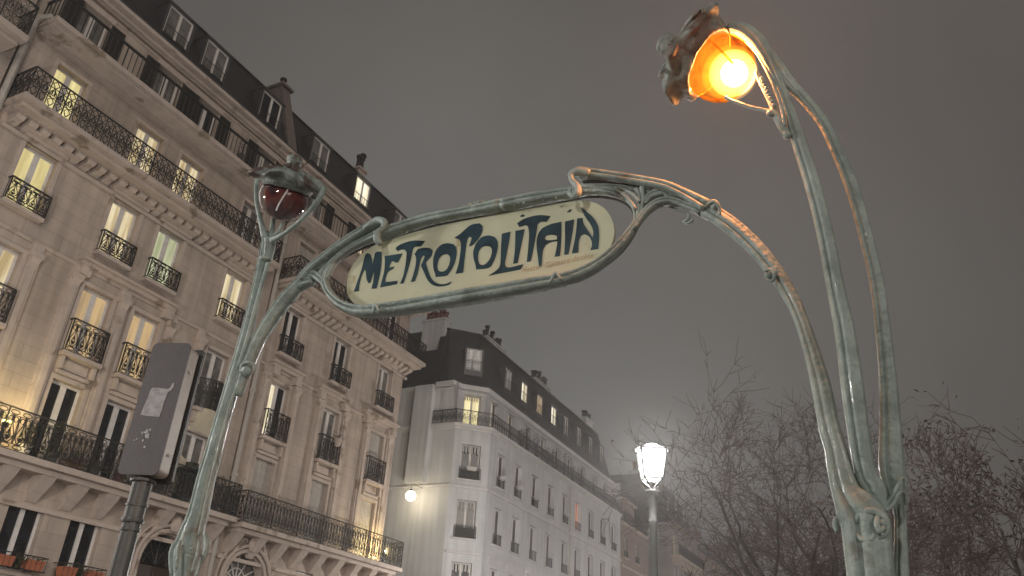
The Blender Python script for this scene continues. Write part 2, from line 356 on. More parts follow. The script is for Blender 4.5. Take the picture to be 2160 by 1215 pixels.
def haussmann(label, lo, hi, cols, spec, b2, b4, b5, doors, ends, pilasters, strings):
    T = thing('apartment_building', label, 'apartment building', FA)
    # walls
    w_ = MB(); ops = []
    for c in cols:
        for f in FLO:
            if spec.get((f, c), 'd') is None: continue
            a = CG[c]; ops.append((a, a+1.04, *FLO[f]))
    for dcx in doors: ops.append((dcx-.9, dcx+.9, .1, 5.75))
    facade(w_, lo, hi, 0, 21.0, [o for o in ops])
    w_.quad((lo, 0, 0), (lo, 0, 21.0), (lo, 12, 21.0), (lo, 12, 0)); w_.quad((hi, 0, 0), (hi, 12, 0), (hi, 12, 21.0), (hi, 0, 21.0))
    w_.quad((lo, 12, 0), (lo, 12, 21.), (hi, 12, 21.), (hi, 12, 0))
    w_.build('wall', STONE, T)
    # dressed stone: cornices, string courses, pilasters, window hoods
    t = MB()
    for z0, z1, y in ((21.0, 21.08, -.10), (21.08, 21.22, -.22), (21.22, 21.36, -.42), (20.86, 20.93, -.03), (12.42, 12.52, -.06)):
        t.box(lo, hi, y, .0 if y > -.2 else .3, z0, z1)
    for a, b in strings: t.box(a, b, -.30, -.002, 12.66, 12.74); t.box(a+.06, b-.06, -.2, -.002, 12.52, 12.66); t.box(a+.1, a+.42, -.24, -.002, 12.2, 12.52); t.box(b-.42, b-.1, -.24, -.002, 12.2, 12.52)
    t.build('cornice', TRIM, T)
    for a in pilasters:
        p = MB()
        p.box(a, a+.34, -.11, -.001, 6.66, 12.42); p.box(a+.09, a+.25, -.16, -.11, 6.9, 12.1); p.box(a-.03, a+.37, -.2, -.002, 12.0, 12.18)
        p.hexa([(a+.05, -.12, 11.72), (a+.29, -.12, 11.72), (a+.29, 0, 11.72), (a+.05, 0, 11.72), (a+.03, -.22, 12.0), (a+.31, -.22, 12.0), (a+.31, 0, 12.0), (a+.03, 0, 12.0)])
        p.build('pilaster', TRIM, T)
    for c in cols:
        a = CG[c]; b = a+1.04
        for f in FLO:
            k = spec.get((f, c), 'd')
            if k is None: continue
            z0, z1 = FLO[f]
            h = MB()     # surround
            e = .13
            if f in (2, 3, 4, 5):
                h.box(a-e, a, -.04, -.001, z0, z1); h.box(b, b+e, -.04, -.001, z0, z1); h.box(a-e, b+e, -.05, -.001, z1, z1+.12)
            if f == 4:
                h.box(a-.22, b+.22, -.30, -.002, z1+.24, z1+.34); h.box(a-.16, b+.16, -.18, -.002, z1+.12, z1+.24)
                h.box(a-.1, b+.1, -.24, -.002, z0-.12, z0)
            if f == 3:
                h.box(a-.12, b+.12, -.30, -.002, z0-.12, z0); h.box(a-.02, b+.02, -.10, -.002, 9.22, 9.32)
                h.box(a+.12, b-.12, -.06, -.002, 9.38, 9.66)
                h.box(a-.06, a+.04, -.2, -.002, 9.34, 9.7); h.box(b-.04, b+.06, -.2, -.002, 9.34, 9.7)
            if f == 6: h.box(a-.1, b+.1, -.07, -.002, z1, z1+.2)
            if f == 1: h.box(a-.1, b+.1, -.10, -.002, z0-.10, z0)
            h.build('window_surround', TRIM, T)
            kinds = {'d': (GLASSD, GLASSD), 'm': (GLASSM, GLASSM), 'y': (CUR_Y, CUR_Y), 'y2': (CUR_Y2, CUR_Y2), 'o': (CUR_O, CUR_O), 'g': (CUR_G, CUR_G),
                     'w': (CUR_W, CUR_W), 'wd': (CUR_W, GLASSD), 'md': (GLASSM, GLASSD), 'dim': (CUR_D, CUR_D), 'wm': (CUR_G, GLASSM)}
            if k == 's': window(T, a, b, z0, z1, .02, shutter=True)
            else: window(T, a, b, z0, z1, .02, *kinds[k], mull=.17 if f != 1 else .13)
            if f in (3, 4) and not (f == 3 and c == 3):
                z1r = z0+(.98 if f == 3 else .68); r = MB(); yb_ = -.24
                rail_run(r, a-.08, b+.08, yb_, yb_, z0+.03, z1r, 'bottle', .30, .05, .014)
                rail_run(r, a-.08, a-.08, 0, yb_, z0+.03, z1r, 'bars', .12); rail_run(r, b+.08, b+.08, yb_, 0, z0+.03, z1r, 'bars', .12)
                r.build('window_railing', IRON, T)
            if f == 6:
                for x0, x1 in ((a-.52, a-.02), (b+.02, b+.52)):
                    s_ = MB(); s_.box(x0, x1, -.1, -.04, z0, z1-.05)
                    for q in range(24): s_.box(x0+.05, x1-.05, -.115, -.1, z0+.1+q*.07, z0+.135+q*.07)
                    s_.build('window_shutter', IRON, T)
    # balconies
    for (a, b, zb, yo, hh, style, cell, r_) in ((*b2, -.82, 1.04, 'bottle', .34, .015), (*b4, -.92, .93, 'lattice', .27, .017), (*b5, -.86, .84, 'bars', .19, .015)):
        m = MB(); zt = zb+.16
        m.box(a, b, yo-.06, 0, zb, zt)
        if style == 'lattice':
            m.box(a+.1, b-.1, yo+.12, -.002, zb-.14, zb)
            n = round((b-a-.3)/.393)
            for k in range(n):
                x = a+.2+(b-a-.4)*(k+.5)/n
                prof = [(-.46, zb-.14), (-.47, zb-.24), (-.40, zb-.33), (-.26, zb-.36), (-.12, zb-.42), (0, zb-.46), (0, zb-.14)]
                for s_ in (-.125, .125): m.quad(*[(x+s_, q, z) for q, z in (prof if s_ < 0 else prof[::-1])])
                for (p, q), (p2, q2) in zip(prof[:-1], prof[1:]): m.quad((x-.125, p, q), (x+.125, p, q), (x+.125, p2, q2), (x-.125, p2, q2))
            m.box(a+.15, b-.15, -.10, -.002, zb-.62, zb-.50)
        elif style == 'bottle':
            m.box(a+.1, b-.1, yo+.2, -.002, zb-.13, zb)
            n = max(2, round((b-a)/1.06))
            for k in range(n):
                x = a+.35+(b-a-.7)*k/(n-1)
                m.hexa([(x-.15, -.05, zb-.78), (x+.15, -.05, zb-.78), (x+.15, 0, zb-.78), (x-.15, 0, zb-.78), (x-.2, yo+.25, zb-.13), (x+.2, yo+.25, zb-.13), (x+.2, 0, zb-.13), (x-.2, 0, zb-.13)])
                m.hexa([(x-.17, -.25, zb-.55), (x+.17, -.25, zb-.55), (x+.17, -.1, zb-.6), (x-.17, -.1, zb-.6), (x-.19, yo+.3, zb-.22), (x+.19, yo+.3, zb-.22), (x+.19, -.1, zb-.25), (x-.19, -.1, zb-.25)])
            m.box(a, b, -.09, -.002, zb-.98, zb-.86)
        else: m.box(a+.05, b-.05, yo+.1, -.002, zb-.09, zb); m.box(a+.1, b-.1, -.2, -.003, zb-.2, zb-.09)
        bo = m.build('balcony', TRIM, T)
        r = MB(); top = .09 if style == 'bars' else .05
        rail_run(r, a+.05, b-.05, yo, yo, zt+.02, zt+hh, style, cell, top, r_)
        if ends[0]: rail_run(r, a+.05, a+.05, -.02, yo, zt+.02, zt+hh, style, cell, top, r_)
        if ends[1]: rail_run(r, b-.05, b-.05, yo, -.02, zt+.02, zt+hh, style, cell, top, r_)
        r.build('balcony_railing', IRON, bo)
    # roof
    sl = lambda z: -.12+1.65*(z-21.36)/3.52
    m = MB(); Z1 = 24.88
    m.hexa([(lo, -.12, 21.36), (hi, -.12, 21.36), (hi, 12, 21.36), (lo, 12, 21.36), (lo, 1.53, Z1), (hi, 1.53, Z1), (hi, 10.5, Z1), (lo, 10.5, Z1)])
    rf = m.build('roof', SLATE, T)
    g = MB(); g.tube([(lo, -.38, 21.40), (hi, -.38, 21.40)], .05, 6); g.box(lo, hi, 1.46, 1.75, Z1+.001, Z1+.05); g.build('gutter', ZINC, rf)
    dk = {'y': CUR_W, 'd': GLASSD, 'm': GLASSM}
    for c in cols:
        k = spec.get((7, c))
        if k: dormer(T, CG[c]-.12, CG[c]+1.0, 22.08, 23.60, .28, sl, dk[k])
    for dcx in doors:
        m = MB(); pts = [(dcx+.9*math.cos(math.pi*i/16), 4.85+.9*math.sin(math.pi*i/16)) for i in range(17)]
        for i in range(16):
            (x0, z0), (x1, z1) = pts[i], pts[i+1]; m.quad((x0, .02, z0), (x1, .02, z1), (x1, .02, 5.752), (x0, .02, 5.752)); m.quad((x0, .02, z0), (x0, .3, z0), (x1, .3, z1), (x1, .02, z1))
        for rr, yy, w2 in ((1.0, -.10, .07), (1.16, -.16, .06), (1.3, -.07, .05)):
            m.tube([(dcx+rr, yy, 2.0)]+[(dcx+rr*math.cos(math.pi*i/18), yy, 4.85+rr*math.sin(math.pi*i/18)) for i in range(19)]+[(dcx-rr, yy, 2.0)], w2, 6)
        m.ball((dcx, -.2, 6.08), (.22, .16, .3), 8)
        for s_ in (-1, 1):
            m.tube([(dcx+s_*(.3+.5*t), -.16, 6.15+.15*math.sin(4*t)-.35*t) for t in [i/8 for i in range(9)]], .07, 6)
        dr = m.build('doorway', TRIM, T)
        p = MB(); p.box(dcx-.88, dcx+.88, .31, .36, .1, 4.8); p.box(dcx-.03, dcx+.03, .28, .31, .1, 4.8)
        for s_ in (-.45, .45):
            for z_ in (1.2, 2.6, 3.9): p.box(dcx+s_-.28, dcx+s_+.28, .29, .31, z_-.5, z_+.45)
        p.build('door_leaf', mat('dark_brown_door', (.05, .03, .02), .5, var=.3, scale=5), dr)
        p = MB(); p.quad(*[(x, .36, z) for x, z in pts]); p.build('fanlight', GLASSM if dcx > 20 else GLASSD, dr)
        p = MB()
        for q in (30, 60, 90, 120, 150): p.tube([(dcx, .33, 4.85), (dcx+.9*math.cos(math.radians(q)), .33, 4.85+.9*math.sin(math.radians(q)))], .03, 4)
        p.tube([(dcx+.45*math.cos(math.pi*i/10), .33, 4.85+.45*math.sin(math.pi*i/10)) for i in range(11)], .025, 4); p.build('fanlight_bars', WOODW if dcx > 20 else IRON, dr)
    return T

b_west = haussmann('cream stone apartment block with many lit windows and potted plants on its balcony', 9.02, 20.40, [0, 1, 2, 3],
  {(4,0):'y',(4,1):'y2',(4,2):'g',(4,3):'y2',(5,0):'y',(5,1):'y2',(5,2):'y2',(5,3):'m',(3,0):'y2',(3,1):'o',(3,2):'o',(3,3):'m',(2,0):'d',(2,1):'d',(2,2):'d',(2,3):'m',
   (6,0):'m',(6,1):'m',(6,2):'d',(6,3):'m',(1,0):'d',(1,1):'d',(1,2):'d',(1,3):None,(7,0):'m',(7,1):'m',(7,2):'m',(7,3):'d'},
  (9.1, 20.3, 6.47), (9.15, 19.65, 15.76), (9.15, 20.45, 18.66), [18.45], (True, True),
  [9.6, 11.3, 12.62, 14.36, 16.24, 17.55, 19.38], [(12.7, 16.4)])
b_east = haussmann('cream stone apartment block with closed shutters, beyond the long drainpipe', 20.52, 29.75, [4, 5, 6],
  {(4,4):'d',(4,5):'d',(4,6):'m',(5,4):'s',(5,5):'m',(5,6):'d',(3,4):'wd',(3,5):'m',(3,6):'s',(2,4):'s',(2,5):'s',(2,6):'s',
   (6,4):'m',(6,5):'y2',(6,6):'m',(1,4):None,(1,5):'d',(1,6):'d',(7,4):'m',(7,5):'y',(7,6):'m'},
  (20.55, 30.25, 6.40), (20.62, 30.1, 15.76), (20.5, 30.1, 18.66), [21.95], (True, True),
  [20.85, 22.6, 24.05, 25.78, 27.32, 29.04], [(21.1, 22.9), (23.9, 26.0), (27.1, 29.6)])
# party wall chimneys
m = MB()
m.hexa([(19.72, -.10, 21.38), (20.28, -.10, 21.38), (20.28, 4.2, 21.38), (19.72, 4.2, 21.38), (19.85, 1.5, 25.75), (20.38, 1.5, 25.75), (20.38, 4.2, 25.75), (19.85, 4.2, 25.75)])
m.box(19.76, 20.50, 1.36, 4.3, 25.75, 25.87)
c = m.build('chimney', mat('sooty_chimney_render', (.17, .135, .12), .85, var=.3, scale=3), b_west)
for py, h in ((1.75, .5), (3.3, .32), (3.7, .45), (4.0, .38)):
    p = MB(); p.lathe([(.15, 25.87), (.12, 25.95), (.11, 25.87+h*.8), (.16, 25.87+h*.85), (.15, 25.87+h)], 10, (20.1, py, 0)); p.build('chimney_pot', IRON, c)
chimney(b_east, 26.3, 26.85, 1.9, 2.4, 24.6, 25.75, 2, IRON, TRIM, seed=5, poth=.75, along='x')
chimney(b_west, 9.1, 9.6, 2.5, 5, 25.0, 26.4, 4, CLAY, TRIM, seed=6)
# drainpipes
def drainpipe(par, x, y, z0, z1, r=.075):
    m = MB(); m.tube([(x, y, z0), (x, y, z1)], r, 8)
    for z in np.arange(z0+1.5, z1, 3.1): m.tube([(x, y, z), (x, y, z+.12)], r*1.35, 8)
    m.tube([(x, y, z1), (x+.02, y-.1, z1+.12), (x+.25, y-.3, z1+.3)], r, 8)
    return m.build('drainpipe', SHUT, par)
# bowed stair balcony with a plastered drum below it, and the small square window under it
m = MB(); bow = [(18.02+1.24*i/12, -.42*math.sin(math.pi*i/12)) for i in range(13)]
for (x0, y0), (x1, y1) in zip(bow[:-1], bow[1:]):
    m.quad((x0, y0, 9.72), (x1, y1, 9.72), (x1, y1, 9.86), (x0, y0, 9.86)); m.quad((x0, 0, 9.86), (x0, y0, 9.86), (x1, y1, 9.86), (x1, 0, 9.86))
    m.quad((x0, y0*.25, 9.1), (x1, y1*.25, 9.1), (x1, y1, 9.72), (x0, y0, 9.72))
bo = m.build('bowed_balcony', mat('cream_plaster', (.50, .44, .33), .8, var=.08), b_west)
m = MB()
for i in range(12): rail_run(m, *[bow[i][0], bow[i+1][0], bow[i][1]*.97-.01, bow[i+1][1]*.97-.01], 9.88, 10.86, 'lattice', .11, .05, .016)
m.build('balcony_railing', IRON, bo)
m = MB(); m.hexa([(18.05, -.03, 7.0), (19.22, -.03, 7.0), (19.22, -.002, 7.0), (18.05, -.002, 7.0), (18.05, -.03, 8.25), (19.22, -.03, 7.75), (19.22, -.002, 7.75), (18.05, -.002, 8.25)]); m.build('plaster_panel', mat('cream_plaster', (.50, .44, .33), .8), b_west)
drainpipe(b_west, 9.02, -.12, 4.0, 18.75, .10)
drainpipe(b_east, 20.46, -.12, 6.6, 18.3, .085)
drainpipe(b_west, 20.3, -.12, 3.0, 6.3, .07)

# neighbour at the near end (only its corner is in view)
T = thing('apartment_building', 'near brown stone apartment block cut off at the upper corner, with dark railing', 'apartment building', FA)
m = MB(); facade(m, -6, 8.90, 0, 21.0, [(a, a+1.05, z0, z1) for a in (1.2, 3.6, 6.6) for z0, z1 in FLO.values()])
m.quad((8.9, 0, 0), (8.9, 12, 0), (8.9, 12, 21), (8.9, 0, 21)); m.quad((-6, 0, 0), (-6, 0, 21), (-6, 12, 21), (-6, 12, 0)); m.build('wall', STONE, T)
m = MB(); m.hexa([(-6, -.12, 21.), (8.9, -.12, 21.), (8.9, 12, 21.), (-6, 12, 21.), (-6, 1.5, 24.6), (8.9, 1.5, 24.6), (8.9, 10, 24.6), (-6, 10, 24.6)]); m.build('roof', SLATE, T)
for a in (1.2, 3.6, 6.6):
    for f, (z0, z1) in FLO.items(): window(T, a, a+1.05, z0, z1, .02, GLASSM if f % 2 else GLASSD)
m = MB(); m.box(-6, 8.7, -.92, 0, 17.35, 17.55); m.box(-6, 8.6, -.7, 0, 17.2, 17.35); bo = m.build('balcony', TRIM, T)
m = MB(); rail_run(m, -2, 8.65, -.86, -.86, 17.56, 18.6, 'lattice', .27); rail_run(m, 8.65, 8.65, -.86, 0, 17.56, 18.6, 'lattice', .27); m.build('balcony_railing', IRON, bo)
m = MB(); m.box(-6, 8.88, -.25, 0, 12.6, 12.8); m.box(-6, 8.88, -.2, 0, 18.9, 19.05); m.build('cornice', TRIM, T)
# ---------------------------------------------------------------- the white corner block and the houses behind it
BS = [40.5, 42.8, 45.3, 47.8, 50.3, 52.6, 55.2, 57.7, 60.2]
T = thing('apartment_building', 'white rendered corner block with chamfered corner and slate attic', 'apartment building', FB)
def local(ox, oy, dx, dy):
    l = math.hypot(dx, dy); dx /= l; dy /= l
    return Matrix(((dx, -dy, 0, ox), (dy, dx, 0, oy), (0, 0, 1, 0), (0, 0, 0, 1)))
TCh = local(38.05, 1.55, 1.45, -1.55); TSi = local(38.05, 14, 0, -1); TU = local(38.7, 1.81, 1.08, -1.16)
def placed(mb, M): return [tuple(M @ Vector(p)) for p in mb.v]
W = MB(); ROWS = [(2.9, 5.2), (6.1, 8.15), (9.38, 11.4), (12.52, 14.5)]
ops = [(a, a+1.1, z0, z1) for a in BS for z0, z1 in ROWS]
facade(W, 39.5, 62.3, 0, 15.62, ops, 0, .34)
c = MB(); facade(c, 0, 2.122, 0, 15.62, [(.5, 1.6, z0, z1) for z0, z1 in ROWS], 0, .3); W.add(placed(c, TCh), c.f)
c = MB(); facade(c, 0, 12.45, 0, 18.1, [], 0); W.add(placed(c, TSi), c.f)
facade(W, 39.78, 62.3, 15.62, 18.1, [(a, a+1.0, 15.72, 17.75) for a in BS], .65, .25)
c = MB(); facade(c, 0, 1.585, 15.62, 18.1, [(.28, 1.3, 15.72, 17.65)], 0, .25); W.add(placed(c, TU), c.f)
W.quad((38.05, 1.55, 15.62), (38.7, 1.81, 15.62), (38.7, 1.81, 18.1), (38.05, 1.95, 18.1)); W.quad((38.05, 1.55, 15.62), (38.05, 1.95, 18.1), (38.05, 1.55, 18.1))
W.quad((62.3, 0, 0), (62.3, 12, 0), (62.3, 12, 18.1), (62.3, 0, 18.1)); W.quad((38.05, 14, 0), (38.05, 14, 18.1), (62.3, 12, 18.1), (62.3, 12, 0))
W.box(37.7, 38.05, 3.1, 4.3, 12.3, 18.0)
W.build('wall', STONE_W, T)
t = MB()
def ring(z0, z1, p, y0=0., up=False, side=True):
    """moulding that follows side wall, chamfer and street front, standing p proud"""
    if up: pts = [(38.05, 3.0), (38.05-.0, 1.95), (38.7, 1.81), (39.78, .65), (62.3, .65)]
    else: pts = [(38.05, 13.9), (38.05, 1.55), (39.5, 0), (62.3, 0)]
    n = len(pts)
    def off(i):
        ds = []
        for j in (i-1, i):
            if 0 <= j < n-1:
                dx, dy = pts[j+1][0]-pts[j][0], pts[j+1][1]-pts[j][1]; l = math.hypot(dx, dy); ds.append((dy/l, -dx/l))
        nx, ny = sum(d[0] for d in ds)/len(ds), sum(d[1] for d in ds)/len(ds); q = nx*nx+ny*ny
        return (pts[i][0]+nx/q*p, pts[i][1]+ny/q*p) if q > .2 else pts[i]
    o = [off(i) for i in range(n)]
    for i in range(n-1):
        (a, b), (c_, d), (e, f), (g, h) = pts[i], pts[i+1], o[i+1], o[i]
        t.hexa([(a, b, z0), (c_, d, z0), (e, f, z0), (g, h, z0), (a, b, z1), (c_, d, z1), (e, f, z1), (g, h, z1)])
ring(12.02, 12.16, .09); ring(15.42, 15.62, .16); ring(15.30, 15.42, .07); ring(5.4, 5.55, .08)
ring(17.72, 17.8, .05, up=True); ring(17.9, 18.16, .22, up=True)
for a in BS:
    t.box(a-.12, a+1.22, -.13, -.001, 12.44, 12.52); t.box(a-.12, a+1.22, -.13, -.001, 9.30, 9.38); t.box(a-.3, a+1.3, -.13, -.001, 8.58, 8.68); t.box(a-.3, a+1.3, -.04, -.001, 8.3, 8.58); t.box(a-.1, a+1.2, -.1, -.001, 6.02, 6.1)
    t.box(a+.1, a+1.1, -.035, -.001, 14.75, 14.80); t.box(a+.1, a+1.1, -.035, -.001, 11.6, 11.65)
c = MB()
for z in (12.44, 9.30, 6.02): c.box(.3, 1.8, -.13, -.001, z, z+.08)
c.box(.1, 2.0, -.13, -.001, 8.58, 8.68); c.box(.2, 1.9, -.03, -.001, 14.62, 14.68)
t.add(placed(c, TCh), c.f); t.build('cornice', TRIM_W, T)
row3 = {2: None}
for k, a in enumerate(BS):
    for j, (z0, z1) in enumerate(ROWS):
        pm = CUR_P if (k == 5 and j == 3) else (CUR_Y2 if (k == 1 and j == 0) else GLASSD)
        window(T, a, a+1.1, z0, z1, .06, pm, bars=0)
        r = MB(); rail_run(r, a+.02, a+1.08, -.06, -.06, z0+.04, z0+.55, 'bars', .11, .04); r.build('window_railing', IRON, T)
    pu = {0: CUR_W, 1: CUR_Y}.get(k, GLASSM if k % 2 else GLASSD)
    window(T, a, a+1.0, 15.72, 17.75, .70, pu, GLASSM if k < 2 else None)
slB = lambda z: .6+1.35*(z-18.15)/4.2
SC = curtain('lace_curtain', (.20, .19, .17), (.03, .03, .03), 1.0, 9, 4.)
for j, (z0, z1) in enumerate(ROWS):
    window(T, .5, 1.6, z0, z1, .05, {3: GLASSD, 2: GLASSM, 1: GLASSD, 0: CUR_Y2}[j], None, TCh, bars=0, fmat=WOODW)
    r = MB()
    for q in range(6): r.box(.56+q*.17, .56+q*.17+.10, .12, .135, z1-.42-.05*(q % 2), z1-.04)
    xf(r.build('lambrequin', mat('pale_lambrequin', (.42, .40, .38), .7), T), TCh)
    r = MB(); rail_run(r, .45, 1.65, -.07, -.07, z0+.04, z0+.62, 'bars', .10, .04); r.box(.5, 1.6, -.055, -.05, z0+.06, z0+.55); xf(r.build('window_railing', IRON, T), TCh)
window(T, .28, 1.3, 15.72, 17.65, .05, CUR_Y, None, TU)
r = MB()
for q in range(7): r.box(.30+q*.145, .30+q*.145+.07, .06, .075, 17.3, 17.62)
xf(r.build('lambrequin', mat('pale_lambrequin', (.42, .40, .38), .7), T), TU)
# long balcony railing along side, chamfer and street
r = MB(); z0, z1 = 15.64, 16.42
for (xa, ya_), (xb, yb_) in (((38.0, 3.7), (38.0, 1.5)), ((38.0, 1.5), (39.48, -.08)), ((39.48, -.08), (62.2, -.08))):
    rail_run(r, xa, xb, ya_, yb_, z0, z1, 'lattice', .30, .05, .013)
r.build('balcony_railing', IRON, T)
# slate attic
base = [(38.2, 14), (38.2, 2.45), (38.75, 1.95), (39.85, .72), (62.3, .72), (62.3, 12)]
top = [(39.3, 13.5), (39.3, 3.3), (39.75, 2.75), (40.75, 1.95), (62.3, 1.95), (62.3, 11.5)]
m = MB(); n = len(base)
m.add([(x, y, 18.16) for x, y in base]+[(x, y, 22.25) for x, y in top]+[(44, 9, 22.8), (62.3, 7, 22.8)],
      [(i, (i+1) % n, n+(i+1) % n, n+i) for i in range(n)]+[(n, n+1, 2*n), (n+1, n+2, 2*n), (n+2, n+3, 2*n), (n+3, n+4, 2*n+1, 2*n), (n+4, n+5, 2*n+1), (n+5, n, 2*n, 2*n+1)])
m.hexa([(38.0, 3.6, 18.1), (38.0, 3.0, 18.1), (38.9, 3.0, 18.1), (38.9, 3.6, 18.1), (38.9, 3.7, 21.6), (38.9, 3.3, 21.6), (39.4, 3.3, 21.8), (39.4, 3.7, 21.8)])
rf = m.build('roof', SLATE, T)
g = MB(); g.tube([(38.6, 2.3, 18.24), (39.72, .5, 18.24), (62.3, .5, 18.24)], .07, 6); g.tube([(40.7, 1.9, 22.27), (62.3, 1.9, 22.27)], .06, 5); g.tube([(39.25, 13, 22.27), (39.25, 3.3, 22.27), (40.7, 1.9, 22.27)], .06, 5); g.build('gutter', ZINC, rf)
for k, pm in ((1, SC), (2, CUR_W), (3, CUR_O), (4, CUR_W), (5, GLASSM), (6, GLASSM), (7, GLASSD), (8, GLASSM)):
    dormer(T, BS[k]-.05, BS[k]+.9, 19.45, 20.75, 1.0, slB, pm, bars=1)
slC = lambda z: .0+1.35*(z-18.15)/4.2
TD = local(38.75, 1.95, 1.10, -1.23)
dormer(T, .34, 1.30, 19.35, 20.75, .25, slC, SC, TD, bars=1)
chimney(T, 38.9, 39.6, 3.5, 5.1, 18.5, 22.9, 5, CLAY, STONE_W, seed=3, potr=.16, poth=.62)
chimney(T, 43.6, 46.3, 3.0, 3.7, 21.5, 23.6, 7, IRON, STONE_W, seed=8, potr=.13, poth=.62, along='x')
chimney(T, 51.6, 54.4, 3.0, 3.7, 21.5, 23.6, 7, IRON, STONE_W, seed=9, potr=.13, poth=.65, along='x')
chimney(T, 61.2, 62.9, 2.6, 3.3, 21.5, 23.6, 4, IRON, STONE_W, seed=10, potr=.15, poth=.6, along='x')
m = MB(); m.tube([(39.3, 5.0, 22.9), (39.3, 5.0, 25.2)], .022, 4); m.tube([(39.0, 5.0, 24.8), (39.6, 5.0, 24.8)], .015, 3); m.build('roof_aerial', IRON, T)
m = MB(); m.tube([(51.55, -.09, 0), (51.55, -.09, 15.2)], .055, 6); m.build('drainpipe', SHUT, T)

# small brown house continuing the row
T = thing('terraced_house', 'narrow brown house adjoining the far end of the white corner block', 'house', FB)
m = MB(); RW = [(3.2, 5), (6.3, 8.2), (9.3, 11.1), (12.5, 14.05)]
facade(m, 62.35, 69.4, 0, 15.15, [(a, a+.95, z0, z1) for a in (63.2, 66.1) for z0, z1 in RW], 0, .3)
m.quad((69.4, 0, 0), (69.4, 10, 0), (69.4, 10, 15.15), (69.4, 0, 15.15)); facade(m, 62.35, 69.4, 15.15, 17.7, [(a, a+.9, 15.3, 17.) for a in (63.2, 66.1)], 1.1, .2)
m.quad((62.35, 0, 15.15), (69.4, 0, 15.15), (69.4, 1.1, 15.15), (62.35, 1.1, 15.15)); m.quad((69.4, 1.1, 15.15), (69.4, 10, 15.15), (69.4, 10, 17.7), (69.4, 1.1, 17.7))
m.build('wall', RENDER_B, T)
m = MB(); m.box(62.4, 69.5, -.15, -.001, 14.95, 15.15); m.box(62.4, 69.5, .85, 1.1, 17.6, 17.8); m.box(62.4, 69.5, -.08, -.001, 11.7, 11.85)
for a in (63.2, 66.1):
    for z0, z1 in RW: m.box(a-.1, a+1.05, -.1, -.001, z0-.08, z0)
m.build('cornice', TRIM, T)
for a in (63.2, 66.1):
    for z0, z1 in RW:
        window(T, a, a+.95, z0, z1, .05, GLASSD); r = MB(); rail_run(r, a, a+.95, -.05, -.05, z0, z0+.5, 'bars', .11, .04); r.build('window_railing', IRON, T)
    window(T, a, a+.9, 15.3, 17, 1.1, GLASSD)
m = MB(); m.hexa([(62.35, .95, 17.8), (69.4, .95, 17.8), (69.4, 10, 17.8), (62.35, 10, 17.8), (62.35, 2.2, 19.4), (69.4, 2.2, 19.4), (69.4, 9, 19.4), (62.35, 9, 19.4)]); m.build('roof', SLATE, T)
m = MB(); rail_run(m, 62.4, 69.4, -.02, -.02, 15.2, 16.0, 'bars', .14); m.build('balcony_railing', IRON, T)
chimney(T, 67.6, 68.8, 3.2, 3.9, 19.2, 20.6, 4, CLAY, RENDER_G, seed=21, along='x')

# far mansard block and the low block after it
T = thing('apartment_building', 'far grey block with tall slate attic and three lit balcony windows', 'apartment building', FB)
Y = -1.3; m = MB(); DW = [73.2, 76.0, 78.8]
facade(m, 72.2, 82.0, 0, 17.0, [(a, a+1.0, z0, z1) for a in DW for z0, z1 in ((5.5, 7.5), (8.5, 10.4), (11.4, 13.4), (14.3, 16.2))], Y, .3)
m.quad((72.2, Y, 0), (72.2, Y, 17.), (72.2, 11, 17.), (72.2, 11, 0)); m.quad((82., Y, 0), (82., 11, 0), (82., 11, 17.), (82., Y, 17.)); m.build('wall', RENDER_G, T)
m = MB(); m.box(72.1, 82.1, Y-.25, Y-.001, 16.9, 17.1); m.box(72.2, 81.6, Y-.8, Y-.002, 14.0, 14.2)
for q in range(12): m.box(72.6+q*.75, 72.85+q*.75, Y-.5, Y-.002, 13.5, 14.0)
m.build('cornice', TRIM, T)
for a in DW:
    for z0, z1 in ((5.5, 7.5), (8.5, 10.4), (11.4, 13.4), (14.3, 16.2)): window(T, a, a+1.0, z0, z1, Y+.05, CUR_W if z0 > 14 else GLASSD, bars=1 if z0 > 14 else 0)
m = MB(); rail_run(m, 72.25, 81.5, Y-.75, Y-.75, 14.22, 15.1, 'lattice', .34, .05, .016); m.build('balcony_railing', IRON, T)
m = MB(); m.hexa([(72.2, Y+.1, 17.1), (82, Y+.1, 17.1), (82, 11, 17.1), (72.2, 11, 17.1), (72.5, Y+2.0, 21.6), (81.3, Y+2.0, 21.6), (81.3, 10, 21.6), (72.5, 10, 21.6)]); rf = m.build('roof', SLATE, T)
for a in DW: dormer(T, a, a+.9, 18.3, 19.7, Y+.5, lambda z: Y+.1+1.9*(z-17.1)/4.5, GLASSM)
chimney(T, 75.5, 76.3, .5, 3.5, 21, 22.8, 4, CLAY, RENDER_G, seed=31); chimney(T, 81.2, 82.0, 0, 2.6, 17.2, 20.2, 4, CLAY, RENDER_G, seed=32, potr=.2, poth=.7)
T = thing('apartment_building', 'lowest and farthest house of the row, running down behind the bare trees', 'house', FB)
m = MB(); facade(m, 82.1, 112, 0, 16.4, [(a, a+1.0, z0, z1) for a in np.arange(83.5, 111, 2.9) for z0, z1 in ((8.5, 10.4), (11.4, 13.4), (14.0, 15.6))], Y, .3); m.quad((82.1, Y, 0), (82.1, Y, 16.4), (82.1, 9, 16.4), (82.1, 9, 0)); m.build('wall', RENDER_B, T)
for a in np.arange(83.5, 111, 2.9):
    for z0, z1 in ((8.5, 10.4), (11.4, 13.4), (14.0, 15.6)): window(T, a, a+1.0, z0, z1, Y+.05, GLASSD)
m = MB(); m.hexa([(82.1, Y-.1, 16.42), (112, Y-.1, 16.42), (112, 9, 16.42), (82.1, 9, 16.42), (82.3, Y+1.3, 17.9), (112, Y+1.3, 17.9), (112, 8, 17.9), (82.3, 8, 17.9)]); m.build('roof', SLATE, T)
